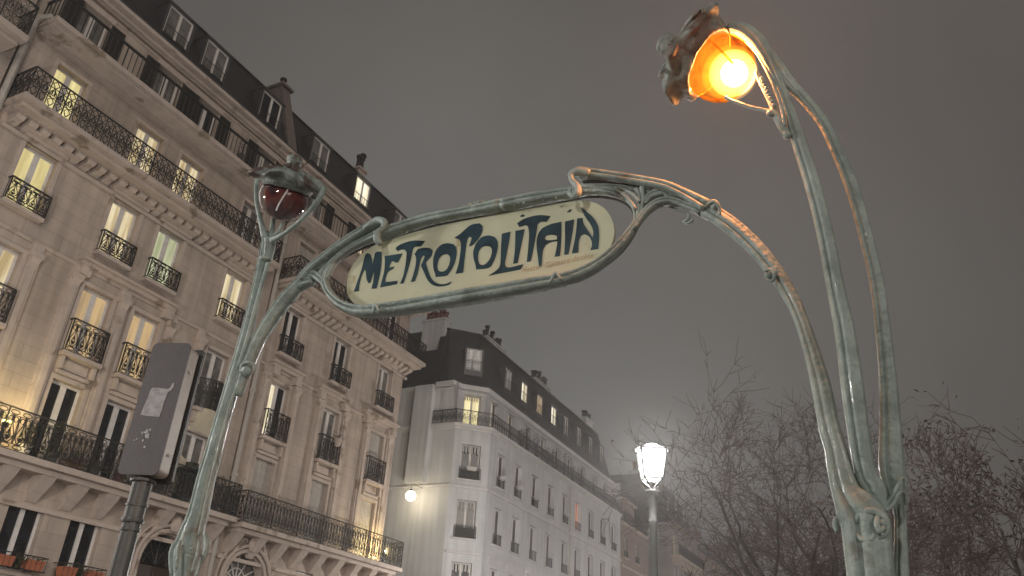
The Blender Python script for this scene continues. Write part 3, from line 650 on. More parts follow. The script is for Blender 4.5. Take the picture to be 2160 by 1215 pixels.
chimney(T, 88.5, 89.3, -.2, 1.5, 17, 18.8, 4, CLAY, RENDER_G, seed=33, potr=.2)
chimney(T, 97.5, 98.3, -.2, 1.5, 17, 18.8, 4, CLAY, RENDER_G, seed=34, potr=.2)

# ---------------------------------------------------------------- street lamps
LIT = glow('white_lit_lantern_glass', (1, .97, .95), 1.1)
LAMPGREY = mat('grey_green_lamp_paint', (.10, .105, .10), .55, .1, var=.2, scale=9)
def lantern_lamp(x, y, label, power, group='lantern street lamps'):
    T = thing('street_lamp', label, 'street lamp', Matrix.Translation((x, y, 0)), group)
    m = MB(); m.lathe([(.19, 0), (.19, .25), (.13, .35), (.12, .8), (.15, .86), (.10, .95), (.068, 1.3), (.054, 4.2), (.066, 4.26), (.066, 4.29), (.056, 4.31), (.060, 4.50), (.082, 4.64), (.05, 4.66), (.115, 4.715), (.12, 4.75), (.03, 4.77)], 14)
    m.build('post', LAMPGREY, T, True)
    m = MB()
    for k in range(4):
        a = math.pi/4+k*math.pi/2; c, s = math.cos(a), math.sin(a)
        m.tube([(c*.05, s*.05, 4.75), (c*.055, s*.055, 4.82), (c*.13, s*.13, 4.88), (c*.19, s*.19, 4.93)], .014, 5)
        m.tube([(c*.200, s*.200, 4.94), (c*.282, s*.282, 5.40)], .020, 4)
    m.tube([(.200*math.cos(q*math.pi/2+math.pi/4), .200*math.sin(q*math.pi/2+math.pi/4), 4.94) for q in range(4)], .016, 4, True)
    m.tube([(.285*math.cos(q*math.pi/2+math.pi/4), .285*math.sin(q*math.pi/2+math.pi/4), 5.40) for q in range(4)], .018, 4, True)
    m.build('lantern_frame', mat('dark_lantern_bars', (.02, .02, .02), .6, var=.2), T)
    m = MB(); m.lathe([(.186, 4.95), (.268, 5.39)], 4, M=Matrix.Rotation(math.pi/4, 3, 'Z')); m.build('lantern_glass', LIT, T)
    m = MB(); m.lathe([(.27, 5.405), (.25, 5.42), (.155, 5.43), (.15, 5.46), (.10, 5.50), (.02, 5.515)], 14); m.build('lantern_dome', LIT, T)
    l = bpy.data.lights.new('lamp_light', 'POINT'); l.energy = power; l.color = (1, .965, .92); l.shadow_soft_size = .3
    o = bpy.data.objects.new('lamp_light', l); sc.collection.objects.link(o); o.parent = T; o.location = (0, 0, 5.2)
    return T
def onF(F, s, y): p = F @ Vector((s, y, 0)); return p.x, p.y
lantern_lamp(2.43, 12.77, 'lit white lantern street lamp standing in front of the white corner block', 1150)
for (x, y), lb, pw in (((-10.5, 5.5), 'assumed unseen lantern street lamp on the near pavement beside the cream blocks', 3700),  # unseen lamps arch and trees
                       (onF(FA, 33.0, -6.2), 'assumed unseen lantern street lamp on the road below the shuttered cream block', 2600),
                       (onF(FB, 60, -9.0), 'assumed unseen lantern street lamp on the road below the white corner block', 1300),
                       (onF(FB, 75, -8.0), 'assumed unseen lantern street lamp at the far end of the street', 900),
                       ((-3.5, -3.5), 'added unseen lantern street lamp standing behind the metro entrance', 1000),
                       ((19, 9.), 'added unseen lantern street lamp under the bare trees', 250)):
    lantern_lamp(x, y, lb, pw)

# round lamp on a bracket of the side wall
T = thing('wall_lamp', 'glowing round yellow-white lamp on a bracket of the white side wall', 'wall lamp', FB)
m = MB(); m.ball((36.95, 3.27, 11.33), .28, 16); m.build('lamp_globe', glow('warm_lit_globe', (1, .88, .62), 3.), T, True)
m = MB(); m.tube([(38.04, 3.27, 12.0), (37.2, 3.27, 12.0), (36.95, 3.27, 11.9), (36.95, 3.27, 11.65)], .016, 6); m.lathe([(.1, 11.60), (.08, 11.66), (.03, 11.70)], 10, (36.95, 3.27, 0)); m.build('bracket', IRON, T)
l = bpy.data.lights.new('lamp_light', 'POINT'); l.energy = 75; l.color = (1, .86, .58); l.shadow_soft_size = .31
o = bpy.data.objects.new('lamp_light', l); sc.collection.objects.link(o); o.parent = T; o.location = (36.95, 3.27, 11.33)
# assumed little uplighters, added on the first balconies to wash the stone yellow
for s, y, z, nm, e in ((11.9, -.74, 7.25, 'assumed small brass uplighter among the plants on the potted balcony', 150), (28.95, -.74, 6.95, 'assumed small brass uplighter on the end of the balcony with closed shutters', 150)):
    M = FA @ Matrix.Translation((s, y, z))
    T = thing('assumed_balcony_light', nm, 'assumed light fitting', M)
    m = MB(); m.lathe([(.05, -.3), (.05, -.28), (.012, -.27), (.012, -.1), (.05, -.08), (.08, .03), (.07, .03)], 10); m.build('fitting', IRON, T)
    m = MB(); m.ball((0, 0, 0), .045, 8); m.build('bulb', glow('yellow_bulb', (1, .8, .38), 4.), T)
    l = bpy.data.lights.new('lamp_light', 'POINT'); l.energy = e; l.color = (1, .80, .36); l.shadow_soft_size = .06
    o = bpy.data.objects.new('lamp_light', l); sc.collection.objects.link(o); o.parent = T; o.location = (0, 0, .1)

# ---------------------------------------------------------------- traffic signal seen from behind
M = Matrix.Translation((-2.785, 6.40, 0)) @ Matrix.Rotation(math.atan2(-.05, .33), 4, 'Z')
T = thing('traffic_signal', 'back of a dark rounded signal box with a torn sticker, on a grey pole', 'traffic signal', M)
BOXM = mat('dull_plum_grey_board', (.066, .056, .058), .6, var=.10, scale=6, bump=.15, bscale=60, stain=((.20, .19, .19), 14, .72))
def roundrect(x0, x1, z0, z1, r, n=6):
    P = []
    for cx, cz, a0 in ((x1-r, z0+r, -90), (x1-r, z1-r, 0), (x0+r, z1-r, 90), (x0+r, z0+r, 180)):
        P += [(cx+r*math.cos(math.radians(a0+90*i/n)), cz+r*math.sin(math.radians(a0+90*i/n))) for i in range(n+1)]
    return P
def slab(m, P, y0, y1):
    n = len(P); m.add([(x, y0, z) for x, z in P]+[(x, y1, z) for x, z in P], [tuple(range(n)), tuple(range(2*n-1, n-1, -1))]+[(i, n+i, n+(i+1) % n, (i+1) % n) for i in range(n)])
m = MB(); slab(m, roundrect(-.172, .168, 3.02, 4.13, .05), -.105, -.09); m.build('back_board', BOXM, T)
m = MB(); slab(m, roundrect(-.165, .161, 3.03, 4.12, .045), -.089, .06); m.build('housing', mat('beige_signal_housing', (.30, .25, .20), .5, var=.15, scale=5), T, False)
m = MB(); slab(m, roundrect(-.185, .181, 3.0, 4.15, .03), .09, .125); m.box(-.15, .15, .06, .09, 3.05, 4.1); m.build('front_rim', IRON, T)
m = MB()
for z in (3.2, 3.9): m.lathe([(.014, 0), (.014, .012), (.008, .016)], 8, (.161, -.01, z), M=Matrix.Rotation(math.pi/2, 3, 'Y'))
m.build('bolt', TRIM_W, T)
m = MB(); R2 = random.Random(5)
P = [(-.11, 3.50), (-.04, 3.492), (.055, 3.485), (.066, 3.54), (.062, 3.60), (.072, 3.67), (.078, 3.70), (.095, 3.71), (.112, 3.745), (.108, 3.775), (.092, 3.772), (.082, 3.735), (.066, 3.722), (.03, 3.725), (-.02, 3.732), (-.07, 3.73), (-.082, 3.715), (-.088, 3.64), (-.10, 3.58)]
slab(m, P, -.107, -.1055); m.build('torn_sticker', mat('torn_paper', (.30, .29, .29), .9, var=.35, scale=18), T)
m = MB()
for q, (x, z, s_) in enumerate(((-.02, 3.36, .02), (.0, 3.33, .026), (-.05, 3.35, .012), (.01, 3.38, .012), (-.08, 3.3, .01), (-.1, 3.29, .009), (.0, 3.24, .012), (-.03, 3.29, .01))):
    slab(m, [(x+s_*R2.uniform(.5, 1.1)*math.cos(a), z+s_*R2.uniform(.5, 1.3)*math.sin(a)) for a in [i*math.pi/4 for i in range(8)]], -.107, -.1055)
m.build('paint_scraps', mat('chipped_paint', (.34, .34, .33), .8, var=.6, scale=60), T)
m = MB(); m.lathe([(.13, 0), (.13, .2), (.08, .3), (.066, 1.4), (.066, 2.61), (.075, 2.612), (.075, 2.628), (.067, 2.63), (.067, 2.672), (.081, 2.675), (.083, 2.69), (.081, 2.705), (.072, 2.708), (.072, 2.795), (.079, 2.797), (.079, 2.815), (.073, 2.818), (.073, 2.98), (.095, 2.985), (.095, 3.005)], 20, (.0, .0, 0), fn=lambda a, i: 1+.035*math.cos(10*a)); m.build('pole', mat('grey_fluted_pole', (.075, .074, .07), .42, .35, var=.25, scale=9), T, False)
# ---------------------------------------------------------------- the metro entrance arch (local frame: x across the arch, y away from the camera, z up)
SA = 3.2
a_ = Vector((math.sin(YA), math.cos(YA), 0)); xr = Vector((math.cos(YA), -math.sin(YA), 0))
MA = Matrix(((xr.x, a_.x, 0, a_.x*SA), (xr.y, a_.y, 0, a_.y*SA), (0, 0, 1, 0), (0, 0, 0, 1)))
MAi = MA.inverted()
AN, XN = np.array(a_), np.array(xr)
def PL(u, v, dy=0.):
    """a traced point of the ironwork on the arch's own plane, dy metres behind it"""
    d = ray(u, v); P = d*((SA+dy)/(d @ AN)); return Vector((P @ XN, dy, P[2]+EYE[2])), (SA+dy)/(d @ AN)
T = thing('metro_entrance_arch', 'green iron metro entrance arch with two lamps and cream METROPOLITAIN plate', 'metro entrance', MA)

def catmull(P, step=None, k=5):
    P = [np.array(p, float) for p in P]; o = []
    for i in range(len(P)-1):
        p0 = P[i-1] if i else 2*P[0]-P[1]; p1, p2 = P[i], P[i+1]; p3 = P[i+2] if i+2 < len(P) else 2*P[-1]-P[-2]
        for j in range(k):
            t = j/k; o.append(.5*((2*p1)+(-p0+p2)*t+(2*p0-5*p1+4*p2-p3)*t*t+(-p0+3*p1-3*p2+p3)*t**3))
    o.append(P[-1]); return o
PROF_BEAM = [(-1, .7), (-1, -.55), (-.9, -.8), (-.62, -1), (-.3, -.98), (-.2, -.55), (-.02, -.5), (.08, -.85), (.35, -1.05), (.62, -1.), (.9, -.8), (1, -.5), (1, .7), (.7, 1), (-.7, 1)]
PROF_STEM = [(-1, .1), (-.93, -.4), (-.7, -.8), (-.45, -.92), (-.36, -.74), (-.22, -.70), (-.08, -.98), (.12, -1.04), (.42, -.92), (.52, -.72), (.62, -.74), (.80, -.72), (.95, -.36), (1, .1), (.8, .7), (.35, 1), (-.35, 1), (-.8, .7)]
PROF_ROUND = [(math.cos(math.radians(q))*-1, -math.sin(math.radians(q))) for q in range(0, 360, 36)]
def ribbon(m, pts, dep=1.0, prof=PROF_BEAM, k=5, ws=.92, wob=.0, closed=False, seed=0):
    """pts: (u, v, width px[, dy]) traced points; the profile is swept along them, dep = depth/width"""
    R = random.Random(seed)
    Q = catmull([(p[0], p[1], p[2], p[3] if len(p) > 3 else 0.) for p in pts], k=k)
    C3 = []; Wd = []
    for u, v, w_, dy in Q:
        p, dep_ = PL(u, v, dy); C3.append(p); Wd.append(max(.002, w_*dep_/FPX*.5*ws))
    sweep(m, C3, Wd, dep, prof, wob, R)
def sweep(m, C3, Wd, dep, prof, wob=0, R=rnd, dmin=0.):
    n = len(prof); vs = []; ln = len(C3)
    for i in range(ln):
        t = (C3[min(i+1, ln-1)]-C3[max(i-1, 0)]).normalized(); Y = Vector((0, 1, 0)); Y = (Y-t*Y.dot(t)).normalized(); S = t.cross(Y)
        h = Wd[i]*(1+wob*R.uniform(-1, 1)); D = max(h*dep, dmin)
        for p, q in prof: vs.append(C3[i]+S*(-p*h)+Y*(q*D))
    m.add(vs, [(i*n+k, (i+1)*n+k, (i+1)*n+(k+1) % n, i*n+(k+1) % n) for i in range(ln-1) for k in range(n)]+[tuple(range(n)), tuple(range(ln*n-1, (ln-1)*n-1, -1))])
def down(m, pts, zend, wend, dep, prof=PROF_STEM, dmin=0., **kw):
    """as ribbon, but the first traced point is continued straight down to the ground"""
    Q = catmull([(p[0], p[1], p[2], p[3] if len(p) > 3 else 0.) for p in pts], k=5); C3 = []; Wd = []
    for u, v, w_, dy in Q:
        p, d = PL(u, v, dy); C3.append(p); Wd.append(w_*d/FPX*.5*.95)
    b = C3[0]; ex = [(Vector((b.x+kw.get('dx', 0)*(1-t), b.y, zend+(b.z-zend)*t)), wend+(Wd[0]-wend)*t) for t in (0, .05, .12, .3, .6, .85)]
    sweep(m, [e[0] for e in ex]+C3, [e[1] for e in ex]+Wd, dep, prof, 0, rnd, dmin)
def blob(m, u, v, r, dy=0., rr=None, n=10):
    p, d = PL(u, v, dy); q = r*d/FPX; rr = rr or (1, 1, 1); m.ball(p, (q*rr[0], q*rr[1], q*rr[2]), n)

# --- right candelabrum
m = MB()
down(m, [(1836, 1215, 100), (1830, 1150, 102), (1824, 1100, 104), (1806, 1070, 96), (1786, 1040, 64), (1774, 1000, 55), (1763, 950, 48), (1749, 900, 45), (1732, 815, 42), (1716, 755, 36), (1699, 700, 32), (1684, 660, 31), (1670, 630, 33), (1640, 580, 36), (1595, 524, 39), (1542, 476, 40), (1490, 441, 36)], 0, .17, .85, dmin=.028)
m.build('arch_stem', METAL, T, True)
m = MB()
down(m, [(1850, 1110, 44, .03), (1850, 1060, 50, .02), (1842, 1030, 52, .02), (1826, 1000, 46, .01), (1809, 900, 46, -.03), (1798, 815, 48, -.05), (1782, 700, 43, -.08), (1761, 600, 38, -.10), (1742, 500, 36, -.13), (1717, 400, 34, -.15), (1686, 300, 32, -.17), (1666, 235, 24, -.18), (1650, 190, 20, -.19), (1632, 150, 26, -.2), (1606, 100, 36, -.20), (1575, 70, 36, -.20), (1540, 58, 26, -.19)], 0, .05, 1.0)
m.build('lamp_stem', METAL, T, True)
m = MB()
down(m, [(1901, 1215, 34, .1), (1900, 1120, 26, .1), (1897, 1070, 28, .1), (1888, 1030, 44, .09), (1881, 985, 54, .08), (1878, 900, 45, .06), (1874, 815, 38, .04), (1863, 700, 32, .0), (1850, 600, 30, -.03), (1827, 500, 29, -.06), (1799, 400, 29, -.09), (1766, 320, 25, -.12), (1737, 260, 24, -.14), (1702, 215, 24, -.16), (1668, 178, 26, -.18), (1640, 140, 28, -.2), (1612, 100, 24, -.2)], 0, .05, 1.0)
m.build('rear_stem', METAL, T, True)
m = MB()
ribbon(m, [(1806, 1104, 9, -.05), (1812, 1088, 14, -.06), (1830, 1078, 17, -.065), (1850, 1080, 17, -.065), (1866, 1092, 15, -.065), (1872, 1110, 14, -.06), (1866, 1127, 12, -.06), (1850, 1134, 9, -.05)], .8, PROF_ROUND)
ribbon(m, [(1851, 1090, 12, -.07), (1850, 1106, 15, -.08), (1856, 1120, 13, -.08), (1866, 1112, 11, -.075)], .8, PROF_ROUND)
ribbon(m, [(1806, 1126, 10, -.05), (1818, 1137, 13, -.06), (1836, 1138, 13, -.065), (1844, 1126, 11, -.065)], .8, PROF_ROUND)
blob(m, 1830, 1110, 22, -.035, (1, .7, 1.1)); blob(m, 1862, 1104, 11, -.06)
ribbon(m, [(1862, 1078, 22, .0), (1874, 1062, 16, .0), (1884, 1046, 12, .0), (1892, 1028, 9, .0), (1901, 1010, 8, .02), (1908, 1012, 7, .03), (1910, 1030, 8, .04)], .9, PROF_ROUND)
ribbon(m, [(1868, 1076, 12, -.02), (1880, 1068, 10, -.02), (1890, 1052, 9, -.01), (1900, 1038, 8, .0), (1908, 1042, 7, .03), (1911, 1064, 8, .05)], .9, PROF_ROUND)
ribbon(m, [(1764, 1090, 8, .0), (1762, 1105, 14, .0), (1766, 1122, 10, .0)], 1., PROF_ROUND)
m.build('knot_ornament', METAL, T, True)

# --- left candelabrum
m = MB()
down(m, [(386, 1215, 54), (392, 1170, 70), (400, 1150, 66), (406, 1120, 52), (419, 1080, 44), (433, 1017, 40), (449, 960, 37), (465, 900, 34), (480, 850, 34), (495, 800, 34), (508, 750, 30), (521, 700, 27), (533, 650, 24), (544, 600, 22), (552, 560, 21), (559, 520, 21), (566, 495, 24)], 0, .16, .95, dx=-.03, dmin=.026)
m.build('lamp_stem', METAL, T, True)
m = MB(); ribbon(m, [(503, 775, 9, -.05), (517, 730, 9, -.05), (536, 660, 9, -.05), (552, 600, 9, -.05), (567, 550, 10, -.05), (575, 515, 12, -.03)], 1., PROF_ROUND)
ribbon(m, [(420, 1130, 8, -.06), (432, 1070, 7, -.05), (452, 980, 6, -.045), (478, 880, 6, -.04), (500, 810, 6, -.04)], 1., PROF_ROUND)
m.build('rear_stem', METAL, T, True)
m = MB()
ribbon(m, [(372, 1150, 8, -.05), (364, 1160, 12, -.05), (360, 1180, 10, -.05), (362, 1215, 8, -.05)], 1., PROF_ROUND); ribbon(m, [(432, 1125, 8, -.05), (437, 1145, 12, -.05), (434, 1165, 12, -.05), (424, 1190, 8, -.05), (414, 1215, 6, -.05)], 1., PROF_ROUND)
ribbon(m, [(380, 1140, 5, -.10), (376, 1160, 8, -.11), (372, 1200, 6, -.11)], 1., PROF_ROUND); ribbon(m, [(420, 1140, 5, -.10), (416, 1170, 8, -.11), (404, 1210, 6, -.11)], 1., PROF_ROUND)
for u, v in ((386, 1150), (403, 1148), (404, 1158), (375, 1178), (396, 1172)): blob(m, u, v, 3, -.14)
m.build('knot_ornament', METAL, T, True)

# --- arch beams
m = MB()
ribbon(m, [(1494, 440, 34), (1440, 408, 22, -.02), (1397, 390, 19, -.03), (1318, 376, 19, -.03), (1260, 368, 20, -.03), (1222, 366, 25, -.03)], 1.3)
ribbon(m, [(1500, 454, 24, .02), (1455, 432, 18, .02), (1403, 412, 17, .02), (1340, 401, 13, .02), (1285, 396, 14, .01), (1225, 398, 16, .01)], 1.6)
m.build('arch_beam', METAL, T, True); m = MB()
ribbon(m, [(502, 835, 20, -.01), (515, 792, 26, -.02), (529, 757, 27, -.02), (549, 712, 28, -.01), (578, 666, 31), (611, 622, 31), (648, 584, 26), (664, 568, 22)], 1.1, PROF_STEM)
ribbon(m, [(635, 588, 16, -.03), (655, 566, 16, -.03), (690, 538, 17, -.03), (735, 507, 19, -.03), (783, 478, 20, -.03), (806, 470, 20, -.03)], 1.3)
ribbon(m, [(640, 596, 12, .02), (668, 568, 12, .02), (702, 543, 12, .02), (747, 516, 12, .02), (790, 497, 13, .02)], 2.0)
m.build('arch_beam', METAL, T, True)
m = MB()
loop = [(1060, 433, 25), (980, 448, 21), (900, 464, 22), (817, 490, 23), (780, 504, 17), (745, 521, 14), (714, 543, 13), (695, 566, 13), (686, 592, 14), (695, 618, 16), (720, 642, 19), (760, 656, 24), (820, 653, 27), (900, 641, 29), (980, 627, 31), (1060, 614, 31), (1130, 601, 29), (1180, 592, 27), (1220, 580, 25), (1265, 556, 22), (1305, 521, 20), (1332, 487, 17), (1344, 460, 14), (1336, 434, 13), (1315, 415, 14), (1280, 404, 16), (1240, 402, 19), (1190, 409, 23), (1125, 420, 25), (1060, 433, 25)]
ribbon(m, loop, 1.35, k=6)
# the flange that carries the plate, set back from the front bead; its near-black colour holds shade as well as dirt
m.build('plate_frame', METAL, T, True); m = MB()
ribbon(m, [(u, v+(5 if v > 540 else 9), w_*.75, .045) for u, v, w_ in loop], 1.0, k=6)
m.build('plate_flange', SHADE_GRIME, T, True); m = MB()
ribbon(m, [(1232, 383, 10, .02), (1318, 389, 10, .02), (1397, 399, 10, .02), (1484, 430, 8, .02)], 1.5); m.build('shaded_gap', SHADE_GRIME, T); m = MB()  # filler strip: shade between the two arch beams, put in as dark colour
ribbon(m, [(655, 574, 8, .02), (700, 540, 9, .02), (748, 509, 10, .02), (795, 488, 10, .02)], 1.5); m.build('shaded_gap', SHADE_GRIME, T)  # left-hand filler strip, likewise coloured as the shade of the gap
m = MB()
ribbon(m, [(1344, 474, 11), (1351, 446, 12), (1354, 420, 16), (1352, 403, 26)], 1.4)
ribbon(m, [(1336, 484, 12, -.01), (1362, 448, 15, -.01), (1388, 429, 17, -.01), (1420, 425, 17), (1450, 435, 14), (1478, 448, 14)], 1.4)
ribbon(m, [(1341, 440, 9, -.03), (1322, 416, 8, -.03), (1297, 398, 8, -.03)], 1.2, PROF_ROUND)
ribbon(m, [(1349, 425, 8, -.03), (1332, 408, 8, -.03), (1303, 395, 7, -.03)], 1.2, PROF_ROUND)
ribbon(m, [(1358, 430, 12), (1372, 414, 20), (1392, 406, 22), (1412, 408, 9)], .8)
m.build('bracket_web', METAL, T, True); m = MB()
ribbon(m, [(646, 584, 14), (664, 582, 20), (680, 592, 16), (688, 606, 11)], 1.3); ribbon(m, [(672, 590, 12), (680, 572, 12), (696, 555, 9), (712, 538, 8)], 1.2)
ribbon(m, [(688, 590, 10), (700, 566, 9), (712, 540, 8)], 1.3, PROF_ROUND); ribbon(m, [(618, 612, 18), (640, 600, 20), (660, 592, 18)], 1.2)
m.build('bracket_web', METAL, T, True)
m = MB()
ribbon(m, [(1245, 366, 18, -.05), (1222, 362, 22, -.06), (1206, 368, 17, -.07), (1207, 381, 14, -.07), (1217, 392, 16, -.08), (1220, 405, 17, -.08), (1211, 414, 14, -.08), (1201, 408, 11, -.08), (1203, 399, 8, -.08)], 1.2, PROF_ROUND)
ribbon(m, [(1214, 359, 8, -.04), (1224, 354, 7, -.04), (1232, 358, 6, -.04)], 1.2, PROF_ROUND)
m.build('scroll_ornament', METAL, T, True); m = MB()
ribbon(m, [(770, 482, 14, -.05), (795, 466, 18, -.06), (811, 468, 15, -.07), (808, 481, 13, -.07), (797, 492, 16, -.07), (796, 506, 18, -.07), (804, 515, 12, -.06)], 1.2, PROF_ROUND)
blob(m, 812, 477, 9, -.05)
m.build('scroll_ornament', METAL, T, True); m = MB()
ribbon(m, [(1408, 434, 6, .03), (1430, 443, 6, .03), (1452, 452, 7, .03), (1450, 464, 7, .03), (1441, 467, 6, .03), (1450, 471, 6, .03), (1463, 464, 6, .03)], 1., PROF_ROUND)
m.build('scroll_ornament', METAL, T, True); m = MB()
ribbon(m, [(596, 640, 7, .03), (611, 632, 7, .03), (614, 622, 7, .03), (604, 618, 6, .03)], 1., PROF_ROUND); ribbon(m, [(606, 643, 7, .02), (622, 634, 7, .02)], 1., PROF_ROUND)
m.build('scroll_ornament', METAL, T, True); m = MB()
blob(m, 1508, 434, 11, -.03, (1, 1, 1.25)); ribbon(m, [(1490, 432, 6, -.05), (1506, 424, 9, -.06), (1516, 436, 8, -.05), (1520, 452, 5, -.04)], 1., PROF_ROUND)
m.build('scroll_ornament', METAL, T, True); m = MB()
blob(m, 1622, 580, 10, -.03); ribbon(m, [(1614, 572, 6, -.05), (1625, 568, 8, -.06), (1634, 578, 9, -.06), (1630, 592, 8, -.05), (1618, 590, 6, -.05)], 1., PROF_ROUND); blob(m, 1640, 596, 9, .0)
m.build('scroll_ornament', METAL, T, True); m = MB()
blob(m, 522, 782, 15, -.05, (.9, .9, .8)); ribbon(m, [(509, 786, 7, -.07), (511, 770, 9, -.08), (525, 764, 9, -.08), (536, 770, 8, -.07), (537, 784, 7, -.06)], 1., PROF_ROUND)
R3 = random.Random(12)
for k in range(16): blob(m, 975+k*3.4+R3.uniform(-2, 2), 437-k*.9+R3.uniform(-3, 3), R3.uniform(2, 5.5), R3.uniform(-.03, .03), n=6)
for k in range(14):
    t = R3.random(); blob(m, 1050+t*200, 438-t*38+R3.uniform(-3, 3), R3.uniform(1.5, 3), -.04, n=5)
ribbon(m, [(786, 660, 5, -.05), (792, 642, 8, -.055), (800, 657, 5, -.05)], 1., PROF_ROUND); ribbon(m, [(1160, 596, 5, -.05), (1172, 576, 8, -.055), (1184, 590, 5, -.05)], 1., PROF_ROUND)
m.build('scroll_ornament', METAL, T, True)

# --- cream plate and its lettering
def flat(m, outer, holes, dy, th):
    O = [PL(u, v, dy)[0] for u, v in outer]; H = [[PL(u, v, dy)[0] for u, v in h] for h in holes]
    pol = [[Vector((p.x, p.z, 0)) for p in q] for q in [O]+H]; tri = tessellate_polygon(pol); A = [p for q in [O]+H for p in q]; n = len(A)
    vs = [(p.x, dy, p.z) for p in A]+[(p.x, dy+th, p.z) for p in A]
    fs = [tuple(t) for t in tri]+[tuple(n+i for i in reversed(t)) for t in tri]; b = 0
    for q in [O]+H:
        k = len(q); fs += [(b+i, b+(i+1) % k, n+b+(i+1) % k, n+b+i) for i in range(k)]; b += k
    m.add(vs, fs)
def smooth(P, k=4):
    n = len(P); o = []
    for i in range(n):
        p0, p1, p2, p3 = (np.array(P[(i+j) % n], float) for j in (-1, 0, 1, 2))
        for j in range(k):
            t = j/k; o.append(tuple(.5*((2*p1)+(-p0+p2)*t+(2*p0-5*p1+4*p2-p3)*t*t+(-p0+3*p1-3*p2+p3)*t**3)))
    return o
def soft(P, k=3, lim=38):
    """round the gentle bends, keep the sharp corners"""
    n = len(P); o = []
    def sharp(i):
        a, b, c = (np.array(P[(i+j) % n], float) for j in (-1, 0, 1)); u, v = b-a, c-b
        return math.degrees(math.acos(max(-1, min(1, (u @ v)/(np.linalg.norm(u)*np.linalg.norm(v)+1e-9))))) > lim
    S = [sharp(i) for i in range(n)]
    for i in range(n):
        p1, p2 = np.array(P[i], float), np.array(P[(i+1) % n], float)
        p0 = 2*p1-p2 if S[i] else np.array(P[i-1], float); p3 = 2*p2-p1 if S[(i+1) % n] else np.array(P[(i+2) % n], float)
        for j in range(k):
            t = j/k; o.append(tuple(.5*((2*p1)+(-p0+p2)*t+(2*p0-5*p1+4*p2-p3)*t*t+(-p0+3*p1-3*p2+p3)*t**3)))
    return o
m = MB()
flat(m, smooth([(731, 603), (736, 575), (752, 548), (778, 524), (820, 505), (900, 483), (1000, 461), (1100, 442), (1190, 427), (1240, 424), (1270, 436), (1288, 457), (1296, 485), (1290, 515), (1272, 542), (1240, 562), (1200, 576), (1100, 597), (1000, 616), (900, 633), (820, 645), (775, 648), (748, 640), (735, 624)]), [], .03, .022)
plate = m.build('sign_plate', PLATE, T)
A1 = lambda P: [(640+x/4.339, 400+y/4.339) for x, y in P]
A2 = lambda P: [(980+x/4.339, 380+y/4.339) for x, y in P]
